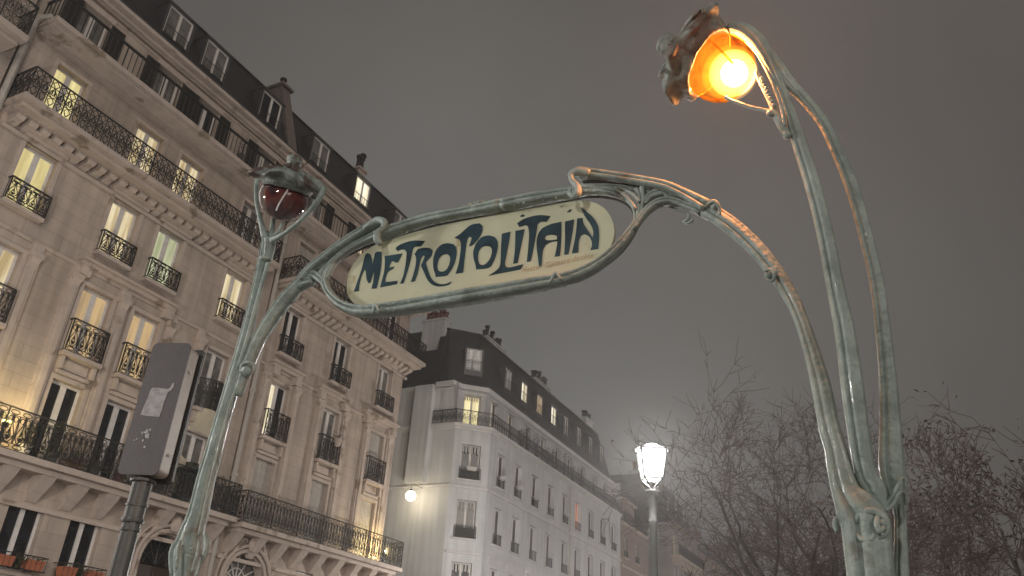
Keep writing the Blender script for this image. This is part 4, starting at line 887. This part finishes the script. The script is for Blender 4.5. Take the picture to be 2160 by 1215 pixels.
LET = [
 (A1([(462, 932), (490, 850), (520, 765), (545, 680), (560, 615), (572, 590), (590, 580), (612, 592), (624, 630), (632, 690), (645, 620), (655, 580), (672, 568), (712, 566), (716, 620), (708, 720), (690, 810), (668, 902), (622, 905), (640, 830), (648, 740), (630, 790), (612, 850), (596, 855), (578, 820), (570, 745), (558, 730), (530, 790), (512, 860), (505, 928)]), []),
 (A1([(702, 893), (720, 820), (740, 740), (745, 660), (742, 608), (905, 583), (885, 625), (868, 662), (836, 666), (832, 655), (805, 655), (790, 690), (784, 715), (828, 702), (822, 722), (790, 738), (768, 760), (752, 805), (748, 846), (858, 833), (855, 862)]), []),
 (A1([(885, 860), (915, 780), (938, 660), (945, 575), (925, 548), (890, 548), (858, 562), (842, 535), (880, 505), (960, 475), (1030, 465), (1112, 470), (1090, 500), (1075, 516), (1020, 520), (1000, 545), (980, 640), (950, 750), (915, 855)]), []),
 (A1([(983, 843), (1010, 760), (1028, 680), (1030, 620), (1016, 590), (1045, 545), (1100, 532), (1160, 535), (1182, 555), (1170, 605), (1130, 650), (1120, 672), (1140, 740), (1170, 810), (1220, 855), (1290, 864), (1355, 840), (1330, 868), (1260, 884), (1190, 875), (1140, 832), (1105, 760), (1075, 695), (1095, 650), (1110, 612), (1098, 600), (1078, 625), (1060, 690), (1045, 760), (1018, 838)]), []),
 (A1([(1208, 797), (1205, 770), (1190, 720), (1188, 640), (1210, 560), (1260, 505), (1320, 490), (1375, 500), (1400, 540), (1395, 620), (1370, 700), (1330, 765), (1300, 788)]), [A1([(1225, 690), (1240, 630), (1275, 595), (1320, 590), (1342, 620), (1335, 680), (1305, 735), (1262, 750), (1232, 735)])]),
 (A1([(1392, 768), (1420, 680), (1438, 560), (1440, 490), (1425, 455), (1380, 440), (1430, 408), (1475, 368), (1520, 330), (1565, 313), (1615, 308), (1640, 333), (1635, 383), (1605, 443), (1550, 503), (1515, 518), (1530, 475), (1540, 440), (1520, 428), (1500, 455), (1482, 560), (1460, 758)]), []),
 (A2([(105, 815), (100, 780), (80, 700), (82, 640), (110, 570), (160, 520), (220, 505), (275, 520), (302, 560), (300, 630), (275, 720), (240, 788), (200, 806)]), [A2([(122, 700), (130, 650), (160, 610), (210, 602), (245, 620), (248, 670), (225, 730), (185, 770), (150, 775), (128, 750)])]),
 (A2([(340, 490), (418, 470), (405, 560), (385, 670), (368, 760), (380, 795), (420, 797), (535, 768), (522, 800), (508, 816), (380, 840), (220, 872), (290, 825), (325, 775), (332, 640)]), []),
 (A2([(465, 463), (548, 448), (525, 560), (500, 680), (485, 755), (445, 762), (460, 640)]), []),
 (A2([(505, 332), (530, 310), (550, 322), (535, 335)]), []),
 (A2([(570, 745), (580, 640), (590, 500), (580, 420), (555, 410), (500, 427), (480, 395), (540, 355), (640, 325), (710, 320), (782, 328), (765, 355), (750, 380), (700, 378), (668, 400), (652, 500), (625, 650), (605, 740)]), []),
 (A2([(825, 698), (845, 600), (850, 556), (790, 565), (740, 592), (715, 650), (705, 790), (680, 787), (670, 700), (658, 600), (665, 520), (700, 450), (780, 405), (885, 380), (885, 520), (880, 600), (872, 693)]), [A2([(732, 530), (750, 505), (800, 498), (845, 508), (845, 542), (790, 549), (750, 548)])]),
 (A2([(918, 378), (1002, 358), (990, 450), (970, 570), (950, 675), (912, 680), (918, 560)]), []),
 (A2([(935, 290), (965, 265), (980, 270), (960, 292)]), []),
 (A2([(982, 668), (1005, 560), (1022, 450), (1030, 350), (1078, 345), (1090, 400), (1130, 460), (1172, 525), (1178, 470), (1150, 400), (1100, 330), (1065, 250), (1120, 290), (1180, 345), (1222, 420), (1230, 500), (1228, 560), (1222, 627), (1150, 638), (1165, 600), (1162, 560), (1140, 515), (1095, 490), (1062, 508), (1045, 560), (1040, 660)]), []),
]
m = MB()
for o_, h_ in LET: flat(m, soft(o_), [soft(h, lim=60) for h in h_], .027, .003)
m.build('lettering', INK, plate)
# signature line of the plate, small rust-brown lettering
m = MB()
fc = bpy.data.curves.new('sig', 'FONT'); fc.body = 'Hector Guimard Archte'; fc.size = 1; fc.space_character = 1.15; fc.resolution_u = 2
fo = bpy.data.objects.new('sig', fc); sc.collection.objects.link(fo); bpy.context.view_layer.update()
me = fo.to_mesh(); W_ = max(v.co.x for v in me.vertices)
A_, B_ = A2([(522, 846), (1175, 705)]); pa, pb = PL(*A_, .026)[0], PL(*B_, .026)[0]; ln = (pb-pa).length; ex = (pb-pa)/ln; ez = Vector((-ex.z, 0, ex.x)); q = ln/W_
m.add([tuple(pa+ex*(v.co.x+.25*v.co.y)*q+ez*v.co.y*q*1.25) for v in me.vertices], [tuple(p.vertices) for p in me.polygons]); fo.to_mesh_clear()
bpy.data.objects.remove(fo); bpy.data.curves.remove(fc)
m.build('signature', RUST, plate)

# --- lamps
AMBER = glow('lit_amber_glass', (1., .30, .02), .32, (1., .62, .26), veins=(11, (.42, .05, .004)))
BULB = glow('white_hot_bulb', (1., .80, .34), 5., (1, 1, 1))
HALO = glow('pearly_inner_glass', (1., .52, .05), .30, (1, .95, .8))
DULL = bpy.data.materials.new('unlit_red_glass'); DULL.use_nodes = True; _t = DULL.node_tree; _b = _t.nodes['Principled BSDF']
_b.inputs['Base Color'].default_value = (.16, .03, .022, 1); _b.inputs['Roughness'].default_value = .06; _b.inputs['Coat Weight'].default_value = 1.; _b.inputs['Alpha'].default_value = .82
_n = _t.nodes.new('ShaderNodeTexNoise'); _n.inputs['Scale'].default_value = 9; _n.inputs['Detail'].default_value = 2; _c = _t.nodes.new('ShaderNodeTexCoord'); _t.links.new(_c.outputs['Object'], _n.inputs['Vector'])
_r = _t.nodes.new('ShaderNodeValToRGB'); _r.color_ramp.elements[0].position = .42; _r.color_ramp.elements[0].color = (.03, .012, .018, 1); _r.color_ramp.elements[1].position = .55; _r.color_ramp.elements[1].color = (.12, .022, .018, 1)
_t.links.new(_n.outputs['Fac'], _r.inputs[0]); _t.links.new(_r.outputs[0], _b.inputs['Base Color'])
_bp = _t.nodes.new('ShaderNodeBump'); _bp.inputs['Strength'].default_value = .5; _bp.inputs['Distance'].default_value = .03; _t.links.new(_n.outputs['Fac'], _bp.inputs['Height']); _t.links.new(_bp.outputs[0], _b.inputs['Normal'])
def toL(v): return (MAi.to_3x3() @ Vector(v))
rL, uL, fL = toL(RI), toL(UP), toL(FW)
def lamp(u, v, dy, ax, R, lit, seed, roll=0., gl=1., hz=.9, curl=True, wav=.13, petals=5, sk=1.):
    """flower lamp: hooded glass bud; ax = the hood's axis given as right/up/away of the photograph's view"""
    C, d = PL(u, v, dy); z = (rL*ax[0]+uL*ax[1]+fL*ax[2]).normalized(); x = z.orthogonal().normalized(); x = (Matrix.Rotation(roll, 3, z) @ x); y = z.cross(x)
    M = Matrix((x, y, z)).transposed(); Rr = random.Random(seed); ph = Rr.uniform(0, 6)
    lob = lambda a, i: 1+((.09*math.sin(5*a+ph)+.05*math.sin(9*a+ph*2)) if 5 < i < 13 else 0)
    h = MB()
    prof = [(.03, 1.52), (.18, 1.52), (.30, 1.44), (.33, 1.30), (.25, 1.15), (.28, 1.0), (.55, .88), (.92, .78), (1.28, .64), (1.52, .47), (1.58, .38), (1.48, .34), (1.25, .30), (1.10, .17), (1.03, .0), (.97, .0), (.90, .2), (.5, .4), (.03, .45)]
    vs = []; n = 48
    for i, (r, zz) in enumerate(prof):
        if 5 < i < 13: r = 1.03+(r-1.03)*sk if r > 1.03 else r
        for k in range(n):
            a = 2*math.pi*k/n; q = r*R*lob(a, i); rim = (r/1.5)**2*(1 if 5 < i < 13 else 0)
            wv = rim*R*(wav*math.sin(3*a+ph+1.2)+wav*.6*math.sin(7*a+ph)+.02*math.sin(17*a))+R*.03*math.sin(9*a+4*r)*math.sin(6*r)
            fold = (.030*R*math.sin(13*a+2*math.sin(a*2+ph)+3*r)) if 6 < i < 12 else 0
            p = M @ Vector((q*math.cos(a), q*math.sin(a), zz*R*hz+wv+fold)); vs.append(p+C)
    h.add(vs, [(i*n+k, i*n+(k+1) % n, (i+1)*n+(k+1) % n, (i+1)*n+k) for i in range(15) for k in range(n)]+[tuple(reversed(range(n)))])
    li = MB(); li.add([Vector(C)+(Vector(q)-C)*.995 for q in vs[15*n:]], [(i*n+k, i*n+(k+1) % n, (i+1)*n+(k+1) % n, (i+1)*n+k) for i in range(3) for k in range(n)]+[tuple(range(3*n, 4*n))])
    h.ball(C+M @ Vector((0, 0, 1.42*R*hz)), (R*.36, R*.34, R*.20), 10, M)
    for j in range(petals):   # folded petals lying on the hood
        a0 = 2*math.pi*j/petals+(-ph+math.pi/2)/5; path = []; rr = []
        for t in np.linspace(0, 1, 10):
            q = R*(.24+(1.30-.5*(1-sk))*t); zz = R*hz*np.interp(q/R, [.24, .28, .55, .92, 1.28, 1.52, 1.58], [1.15, 1.02, .90, .80, .66, .49, .40])+(t**2)*R*(wav*math.sin(3*a0+ph+1.2)); a = a0+.30*(t-.5)*math.sin(j*2)
            path.append(C+M @ Vector((q*math.cos(a), q*math.sin(a), zz))); rr.append(R*(.05+.04*math.sin(math.pi*t)))
        h.tube(path, rr, 7)
        if curl: 
            tip = path[-1]; dr_ = Vector((math.cos(a0), math.sin(a0), 0)); h.tube([tip, tip+M @ (dr_*.10*R+Vector((0, 0, -.02*R))), tip+M @ (dr_*.13*R+Vector((0, 0, -.12*R))), tip+M @ (dr_*.06*R+Vector((0, 0, -.16*R)))], [R*.06, R*.05, R*.04, R*.015], 6)
    hood = h.build('lamp_hood', AGED, T, True)
    li.build('hood_lining', mat('dimmed_black_lining', (.010, .009, .008), .9), hood, True)  # inner face coloured near black to hold down the lamp's glare
    g = MB(); G = R*gl
    g.lathe([(.02*G, .34*G), (.45*G, .30*G), (.80*G, .14*G), (.95*G, -.10*G), (1.0*G, -.36*G), (.96*G, -.62*G), (.86*G, -.86*G), (.70*G, -1.06*G), (.50*G, -1.20*G), (.26*G, -1.29*G), (.02*G, -1.32*G)], 36, C, M, fn=lambda a, i: 1+.015*math.sin(6*a+ph))
    gg = g.build('lamp_glass', AMBER if lit else DULL, T, True)
    # ribs over the glass
    rb = MB()
    for j in range(4):
        a0 = .6+j*math.pi/2; rb.tube([C+M @ Vector((G*r*1.02*math.cos(a0+.3*s_), G*r*1.02*math.sin(a0+.3*s_), G*s_)) for r, s_ in ((.93, -.04), (.99, -.22), (1.0, -.45), (.93, -.72), (.76, -1.0))], .006 if lit else .005, 5)
    rb.build('glass_rib', AMBER if lit else WOODW, gg)
    return C, M, G
C, M, G = lamp(1497, 134, -.19, (-.70, .50, .50), .166, True, 3, .4, 1.0, 1.15, True, .06, 8, .72)
def glow_volume(name, col, e):  # emissive volume added for the soft falloff of light around the bulb
    m = bpy.data.materials.new(name); m.use_nodes = True; t = m.node_tree
    for n in list(t.nodes): t.nodes.remove(n)
    o = t.nodes.new('ShaderNodeOutputMaterial'); v = t.nodes.new('ShaderNodeEmission'); v.inputs[0].default_value = (*col, 1); v.inputs[1].default_value = e; t.links.new(v.outputs[0], o.inputs['Volume']); return m
bc = C+M @ Vector((0, 0, -.58*G))+rL*.028-uL*.012
bb = MB(); bb.ball(C+M @ Vector((0, 0, -.48*G)), G*.84, 20, M); bb.build('bulb_glow', glow_volume('orange_glow', (1., .28, .02), 2.6), T, True)
bb = MB(); bb.ball(bc-rL*.012, .132, 24); bb.build('bulb_glow', glow_volume('yellow_glow', (1., .50, .07), 6.), T, True)
bb = MB(); bb.ball(bc+rL*.002, .112, 24); bb.build('bulb_glow', glow_volume('pale_glow', (1., .78, .36), 22.), T, True)
bb = MB(); bb.ball(bc+rL*.010, .066, 16); bb.build('bulb', BULB, T, True)
l = bpy.data.lights.new('lamp_light', 'POINT'); l.energy = 85; l.color = (1, .50, .36); l.shadow_soft_size = .06
o = bpy.data.objects.new('lamp_light', l); sc.collection.objects.link(o); o.parent = T; o.location = bc
lamp(604, 402, -.19, (.24, .95, .05), .142, False, 9, 1.1, 1.0, 1.0, False, .14, 7)
# bracket arms of the lamps
m = MB(); D = -.19
ribbon(m, [(1662, 288, 14, -.20), (1654, 275, 20, -.2), (1644, 256, 20, D), (1633, 240, 17, D), (1612, 233, 10, D), (1580, 225, 8, D), (1545, 213, 8, D), (1530, 205, 8, D)], 1., PROF_ROUND)
ribbon(m, [(1637, 244, 16, D), (1624, 212, 13, D), (1608, 178, 13, D), (1595, 152, 11, D)], 1., PROF_ROUND); ribbon(m, [(1656, 268, 10, D-.02), (1648, 225, 9, D-.02), (1630, 175, 9, D-.02), (1606, 125, 9, D-.02), (1585, 95, 8, D-.02)], 1., PROF_ROUND)
blob(m, 1660, 285, 10, -.21); blob(m, 1624, 240, 8, D-.02); ribbon(m, [(1420, 180, 12, D), (1432, 184, 14, D), (1455, 190, 12, D)], 1., PROF_ROUND)
for k in range(9): blob(m, 1607+k*3.2, 165+k*7, 5, D-.03, n=6)
m.build('lamp_bracket', METAL, T, True)
m = MB()
ribbon(m, [(563, 548, 22, -.06), (568, 520, 27, -.09), (567, 500, 26, -.12)], 1., PROF_STEM); blob(m, 557, 546, 11, -.08, (1, 1, .5))
ribbon(m, [(560, 505, 18, -.12), (550, 465, 12, -.16), (541, 425, 9, D), (541, 390, 10, D), (547, 366, 12, D)], 1., PROF_ROUND)
ribbon(m, [(574, 507, 16, -.12), (598, 494, 12, -.15), (632, 467, 11, -.18), (660, 437, 12, D), (678, 410, 14, D), (682, 395, 12, D)], 1., PROF_ROUND)
ribbon(m, [(572, 503, 12, -.1), (575, 475, 12, -.1), (580, 445, 9, -.1)], 1., PROF_ROUND); ribbon(m, [(578, 498, 8, -.13), (590, 484, 8, -.13), (596, 470, 6, -.13), (588, 492, 5, -.13)], 1., PROF_ROUND)
m.build('lamp_bracket', METAL, T, True)
# ---------------------------------------------------------------- bare winter trees
BARK = mat('dark_wet_bark', (.040, .032, .028), .85, var=.35, scale=4, bump=.4, bscale=14)
TWIG = mat('brown_twigs', (.085, .062, .052), .85, var=.3, scale=2)
TWIGR = mat('reddish_brown_twigs', (.095, .060, .052), .85, var=.3, scale=2)
DRY = mat('dry_brown_leaves', (.12, .06, .035), .8, var=.4, scale=5, col2=(.17, .08, .05))
def tree(label, az, dist, H, spread, seed, twig=TWIG, levels=6, leaves=0, lean=(0, 0), first=.24, droop=.0, kids=(2, 3), leafmat=None, thin=1.0):
    R = random.Random(seed); x, y = dist*math.sin(math.radians(az)), dist*math.cos(math.radians(az))
    T = thing('bare_tree', label, 'tree', Matrix.Translation((x, y, 0)), None)
    tr, cr, lf = MB(), MB(), MB(); S = H
    def grow(p, d, ln, r, lv):
        n = 4 if lv < 3 else 3; path = [p]; rad = [r]; q = p; dd = d.copy()
        for i in range(n):
            dd = (dd+Vector((R.gauss(0, .13), R.gauss(0, .13), R.gauss(.03-droop*(lv > 3), .10)))).normalized(); q = q+dd*ln/n; path.append(q); rad.append(r*(1-.38*(i+1)/n))
        (tr if lv < 3 else cr).tube(path, rad, 7 if lv == 0 else (5 if lv < 3 else 3))
        if lv >= levels:
            if leaves and R.random() < leaves:
                for _ in range(2):
                    c = q+Vector((R.gauss(0, .08), R.gauss(0, .08), R.gauss(0, .08))); u = Vector((R.gauss(0, 1), R.gauss(0, 1), R.gauss(0, 1))).normalized(); v = u.orthogonal().normalized(); s_ = R.uniform(.02, .05)
                    lf.quad(c-u*s_-v*s_*.6, c+u*s_-v*s_*.6, c+u*s_*.7+v*s_*.6, c-u*s_*.6+v*s_*.7)
            return
        k = R.choice(kids)+(2 if lv == 0 else 0)
        for j in range(k):
            t = R.uniform(.45, 1.) if (j < k-1 and lv > 0) else (R.uniform(.7, 1) if lv == 0 else 1.)
            i = min(n, max(1, round(t*n))); b = path[i]; ang = math.radians(R.uniform(22, 52) if lv else R.uniform(22, 48)); ax = dd.orthogonal().normalized(); ax = Matrix.Rotation(R.uniform(0, 6.28) if lv else 6.28*j/k+R.uniform(-.4, .4), 3, dd) @ ax
            nd = (Matrix.Rotation(ang, 3, ax) @ dd); nd = (nd+Vector((0, 0, .10 if lv < 4 else .02))).normalized()
            grow(b, nd, ln*R.uniform(.62, .88)*(spread if lv == 0 else 1), max(.0085, rad[i]*R.uniform(.52, .80)*thin), lv+1)
        if lv >= 2:   # side twigs
            for _ in range(2):
                i = R.randint(1, n); d2 = (dd+Vector((R.gauss(0, .8), R.gauss(0, .8), R.gauss(0, .5)))).normalized(); e = path[i]+d2*ln*.3
                cr.tube([path[i], path[i]+d2*ln*.16+Vector((0, 0, .02)), e], [.012, .009, .006], 3)
    grow(Vector((0, 0, 0)), Vector((lean[0], lean[1], 1)).normalized(), H*first, H*.026, 0)
    # bring the grown crown to the surveyed height
    zs = max(v[2] for v in tr.v+cr.v); k = H/zs
    for b in (tr, cr, lf): b.v = [(v[0]*k, v[1]*k, v[2]*k) for v in b.v]
    tr.build('trunk', BARK, T, True); c = cr.build('crown', twig, T)
    if lf.v: lf.build('leaves', leafmat or DRY, c)
    return T
tree('tallest bare tree, rising directly behind the arch stems', 21.8, 26, 12.0, 1.1, 11, levels=7, leaves=.10, first=.30)
tree('bare tree with clinging dark leaves, beside the dense reddish tree', 33.6, 20, 8.1, 1.05, 5, levels=7, leaves=.55, leafmat=mat('dark_clinging_leaves', (.05, .035, .028), .8, var=.3, scale=5), kids=(2, 3), first=.26)
tree('hazy bare tree between the lit street lamp and the arch', 19.2, 36, 12.2, .95, 23, levels=7, first=.24)
tree('reddish bare tree low behind the arch foot', 26.2, 27, 9.5, 1.15, 31, twig=TWIGR, levels=7, leaves=.4, first=.22)
tree('dense reddish brown tree between the arch foot and the leafy edge tree', 29.6, 31, 10.0, 1.3, 44, twig=TWIGR, levels=7, leaves=.7, first=.2, kids=(2, 3))
tree('small reddish tree to the near side of the tallest bare tree', 19.8, 31, 9.2, 1.2, 57, twig=TWIGR, levels=7, leaves=.2, first=.2)

# ---------------------------------------------------------------- plants and boxes on the balconies
def plant(name, label, F, s, y, z, w_, h, seed, pot=CLAY, shape='bush', leaf=LEAF, group=None, cat='plant', n=150):
    R = random.Random(seed); T = thing(name, label, cat, F @ Matrix.Translation((s, y, z)), group)
    m = MB(); pr = min(.16, w_*.4); m.lathe([(pr*.7, 0), (pr, .26), (pr*1.12, .27), (pr*1.12, .31), (pr*.9, .31), (pr*.85, .27), (.01, .27)], 12); m.build('pot', pot, T, False)
    f = MB(); st = MB()
    for k in range(7):
        a = R.uniform(0, 6.28); e = Vector((w_*.35*math.cos(a)*R.random(), w_*.3*math.sin(a)*R.random(), .28+h*R.uniform(.5, .95))); st.tube([(0, 0, .27), (e.x*.4, e.y*.4, .27+h*.3), e], [.012, .009, .005], 3)
    for k in range(n):
        if shape == 'bush': a = R.uniform(0, 6.28); q = math.sqrt(R.random()); zz = R.random(); c = Vector((w_*.5*q*math.cos(a)*(1-.5*zz), w_*.4*q*math.sin(a)*(1-.5*zz), .28+h*zz))
        elif shape == 'trail': a = R.uniform(0, 6.28); q = R.random(); c = Vector((w_*.6*q*math.cos(a), w_*.35*q*math.sin(a), .35+h*(R.random()-.4)*q))
        else: zz = R.random(); q = (1-zz)*.5+.12; a = R.uniform(0, 6.28); c = Vector((w_*q*math.cos(a), w_*q*math.sin(a), .28+h*zz))
        u = Vector((R.gauss(0, 1), R.gauss(0, 1), R.gauss(0, 1))).normalized(); v = u.orthogonal().normalized(); l_ = R.uniform(.03, .075)
        f.quad(c-u*l_, c+v*l_*.5, c+u*l_, c-v*l_*.5)
    st.build('stem', TWIG, T); f.build('foliage', leaf, T); return T
WHITEPOT = mat('white_planter', (.50, .48, .46), .6, var=.1, scale=5)
GREYPOT = mat('dark_grey_planter', (.07, .07, .07), .6, var=.2, scale=5)
zt = 6.64
for i, (s, w_, h, sh, pot, lb) in enumerate((
    (11.95, .8, .65, 'bush', GREYPOT, 'broad bushy plant at the near end of the potted balcony'),
    (12.75, .5, .55, 'bush', WHITEPOT, 'small bushy plant in a white pot before the bright yellow pilaster'),
    (13.55, .6, .9, 'bush', GREYPOT, 'tall bushy plant in front of the first dark balcony window'),
    (14.25, .5, .5, 'trail', CLAY, 'trailing plant in a clay pot between the two dark balcony windows'),
    (14.9, .6, .55, 'bush', GREYPOT, 'low dark bush just before the second dark balcony window'),
    (15.75, .5, 1.0, 'cone', CLAY, 'upright cone-shaped plant in front of the second dark balcony window'),
    (16.5, .7, .6, 'trail', WHITEPOT, 'yellow-green trailing plant beside the back of the signal box'),
    (17.2, .6, .75, 'bush', GREYPOT, 'bushy plant hidden low behind the signal box pole'),
    (19.55, .8, .95, 'bush', GREYPOT, 'dense dark bush at the far end of the potted balcony by the drainpipe'))):
    plant('potted_plant', lb, FA, s, -.5, zt, w_, h, 100+i, pot, sh, LEAF if i != 6 else mat('yellow_green_leaves', (.20, .19, .06), .6, var=.3, scale=12), 'potted plants on the first balcony')
# dark clipped topiary with a flat brim
T = thing('potted_topiary', 'dark topiary clipped like a brimmed hat, on the potted balcony behind the arch stem', 'plant', FA @ Matrix.Translation((18.25, -.5, zt)))
m = MB(); m.lathe([(.13, 0), (.19, .3), (.01, .3)], 12); m.build('pot', GREYPOT, T)
f = MB(); R = random.Random(77)
f.lathe([(.22, .3), (.27, .5), (.22, .82), (.24, .95), (.46, 1.02), (.44, 1.08), (.20, 1.10), (.19, 1.30), (.01, 1.32)], 14, fn=lambda a, i: 1+.10*math.sin(5*a+i))
for k in range(260):
    zz = R.uniform(.3, 1.32); a = R.uniform(0, 6.28); q = .27 if zz < .95 else (.42 if zz < 1.1 else .2); c = Vector((q*math.cos(a), q*math.sin(a), zz)); u = Vector((R.gauss(0, 1), R.gauss(0, 1), R.gauss(0, 1))).normalized(); v = u.orthogonal().normalized(); l_ = .05
    f.quad(c-u*l_, c+v*l_*.5, c+u*l_, c-v*l_*.5)
f.build('foliage', mat('very_dark_leaves', (.03, .033, .022), .7, var=.3, scale=12), T)
plant('potted_tree', 'spindly leafy shrub growing over the rail of the upper plain-barred balcony', FA, 16.9, -.72, 18.86, .7, 1.1, 140, GREYPOT, 'bush', mat('very_dark_leaves', (.03, .033, .022), .7), n=70)
plant('flower_pot', 'pale flower trough hooked on the window railing beyond the long drainpipe', FA, 25.3, -.40, 10.55, .7, .25, 141, TRIM, 'trail', n=80)
# orange flower boxes under the mezzanine windows
ORG = mat('terracotta_orange_box', (.42, .13, .06), .7, var=.15, scale=7)
for i, (s, lb) in enumerate(((CG[1]+.52, 'orange flower box under the mezzanine window nearest the picture edge'), (CG[2]+.52, 'orange flower box under the mezzanine window beside the fluted signal pole'))):
    T = thing('flower_box', lb, 'flower box', FA @ Matrix.Translation((s, -.32, 4.0)), 'orange flower boxes')
    m = MB()
    for x0, x1 in ((-.64, -.20), (.18, .64)):
        m.hexa([(x0+.02, -.12, 0), (x1-.02, -.12, 0), (x1-.02, .12, 0), (x0+.02, .12, 0), (x0, -.15, .24), (x1, -.15, .24), (x1, .15, .24), (x0, .15, .24)]); m.box(x0-.01, x1+.01, -.165, -.15, .2, .25)
    m.build('trough', ORG, T)
    m = MB(); m.tube([(-.68, -.19, .33), (.68, -.19, .33)], .014, 4); m.tube([(-.68, -.19, -.02), (.68, -.19, -.02)], .014, 4)
    for q in range(10): m.tube([(-.66+q*.1467, -.19, -.02), (-.66+q*.1467, -.19, .33)], .009, 3)
    m.tube([(-.68, .28, .33), (-.68, -.19, .33)], .012, 4); m.tube([(.68, .28, .33), (.68, -.19, .33)], .012, 4); m.build('box_railing', IRON, T)
    f = MB(); R = random.Random(200+i)
    for k in range(190):
        c = Vector((R.gauss(0, .26), R.uniform(-.16, .12), .22+abs(R.gauss(0, .09))-(.25*R.random() if R.random() < .5 else 0))); u = Vector((R.gauss(0, 1), R.gauss(0, 1), R.gauss(0, 1))).normalized(); v = u.orthogonal().normalized(); l_ = R.uniform(.03, .06)
        f.quad(c-u*l_, c+v*l_*.5, c+u*l_, c-v*l_*.5)
    f.build('foliage', LEAF, T)
# shrubs on the long balcony of the white block and bowls on its window sills
for i, s in enumerate((43.9, 44.8, 46.3, 48.0, 49.1, 51.0, 52.6, 54.0)):
    SH = ['first dark shrub after the lit windows', 'low round shrub second', 'taller shrub third', 'shrub fourth', 'round shrub fifth', 'shrub sixth', 'shrub seventh', 'last shrub'][i]
    plant('balcony_shrub', SH+' along the long balcony of the white block', FB, s, .25, 15.64, .9, 1.0+.5*((i*7) % 3)/2, 150+i, GREYPOT, 'bush', mat('very_dark_leaves', (.03, .033, .022), .7), 'shrubs on the long balcony of the white block', n=160)
for i, s in enumerate(BS[:5]):
    T = thing('flower_bowl', 'white flower bowl on the window guard '+['next to the chamfered corner', 'second from the chamfered corner', 'third from the chamfered corner', 'fourth from the chamfered corner', 'fifth from the chamfered corner'][i]+' of the white block', 'flower bowl', FB @ Matrix.Translation((s+.55, -.12, 12.98)), 'white flower bowls')
    m = MB(); m.lathe([(.05, 0), (.18, .04), (.27, .14), (.28, .2), (.25, .2), (.22, .15), (.01, .12)], 14); m.build('bowl', WHITEPOT, T, True)
T = thing('window_planter', 'pale trough hooked on the chamfer window guard of the white corner block', 'flower box', FB @ TCh @ Matrix.Translation((1.1, -.16, 13.0)))
m = MB(); m.hexa([(-.25, -.08, 0), (.25, -.08, 0), (.25, .08, 0), (-.25, .08, 0), (-.31, -.1, .2), (.31, -.1, .2), (.31, .1, .2), (-.31, .1, .2)]); m.build('trough', WHITEPOT, T)

# ---------------------------------------------------------------- ground, pavements and night air
def sheet(name, pts, z, m_, F=None):
    m = MB(); m.quad(*[(x, y, z) for x, y in pts]); o = m.build(name, m_); o['kind'] = 'structure'
    if F is not None: o.matrix_world = F
    return o
sheet('ground', [(-400, -400), (400, -400), (400, 400), (-400, 400)], 0, mat('wet_asphalt', (.05, .048, .047), .45, var=.2, scale=.8, bump=.3, bscale=40))
PAV = masonry('granite_pavement', (.22, .21, .20), .8, 1.0, .5)
def slabs(name, x0, x1, y0, y1, F):
    m = MB(); m.box(x0, x1, y0, y1, -.02, .13); o = m.build(name, mat('pavement_stone', (.20, .19, .18), .6, var=.2, scale=1.5)); o['kind'] = 'structure'; o.matrix_world = F
slabs('pavement', -8, 30.5, -3.6, -.01, FA); slabs('pavement', 38, 110, -3.6, -1.31, FB)
m = MB(); m.box(-14, 14, -13, -9.5, -.02, .13)
sheet('square_paving', [(-14, -40), (40, -40), (40, -11.5), (-14, -11.5)], .004, mat('pavement_stone', (.20, .19, .18), .6), FA)

hz = MB(); hz.box(-70, 90, -30, 130, -1., 32)
hm = bpy.data.materials.new('night_haze'); hm.use_nodes = True; t = hm.node_tree
for n in list(t.nodes): t.nodes.remove(n)
o = t.nodes.new('ShaderNodeOutputMaterial'); v = t.nodes.new('ShaderNodeVolumePrincipled'); v.inputs['Color'].default_value = (.9, .88, .88, 1); v.inputs['Density'].default_value = .0026; v.inputs['Anisotropy'].default_value = .68
t.links.new(v.outputs[0], o.inputs['Volume']); h = hz.build('haze', hm); h['kind'] = 'stuff'
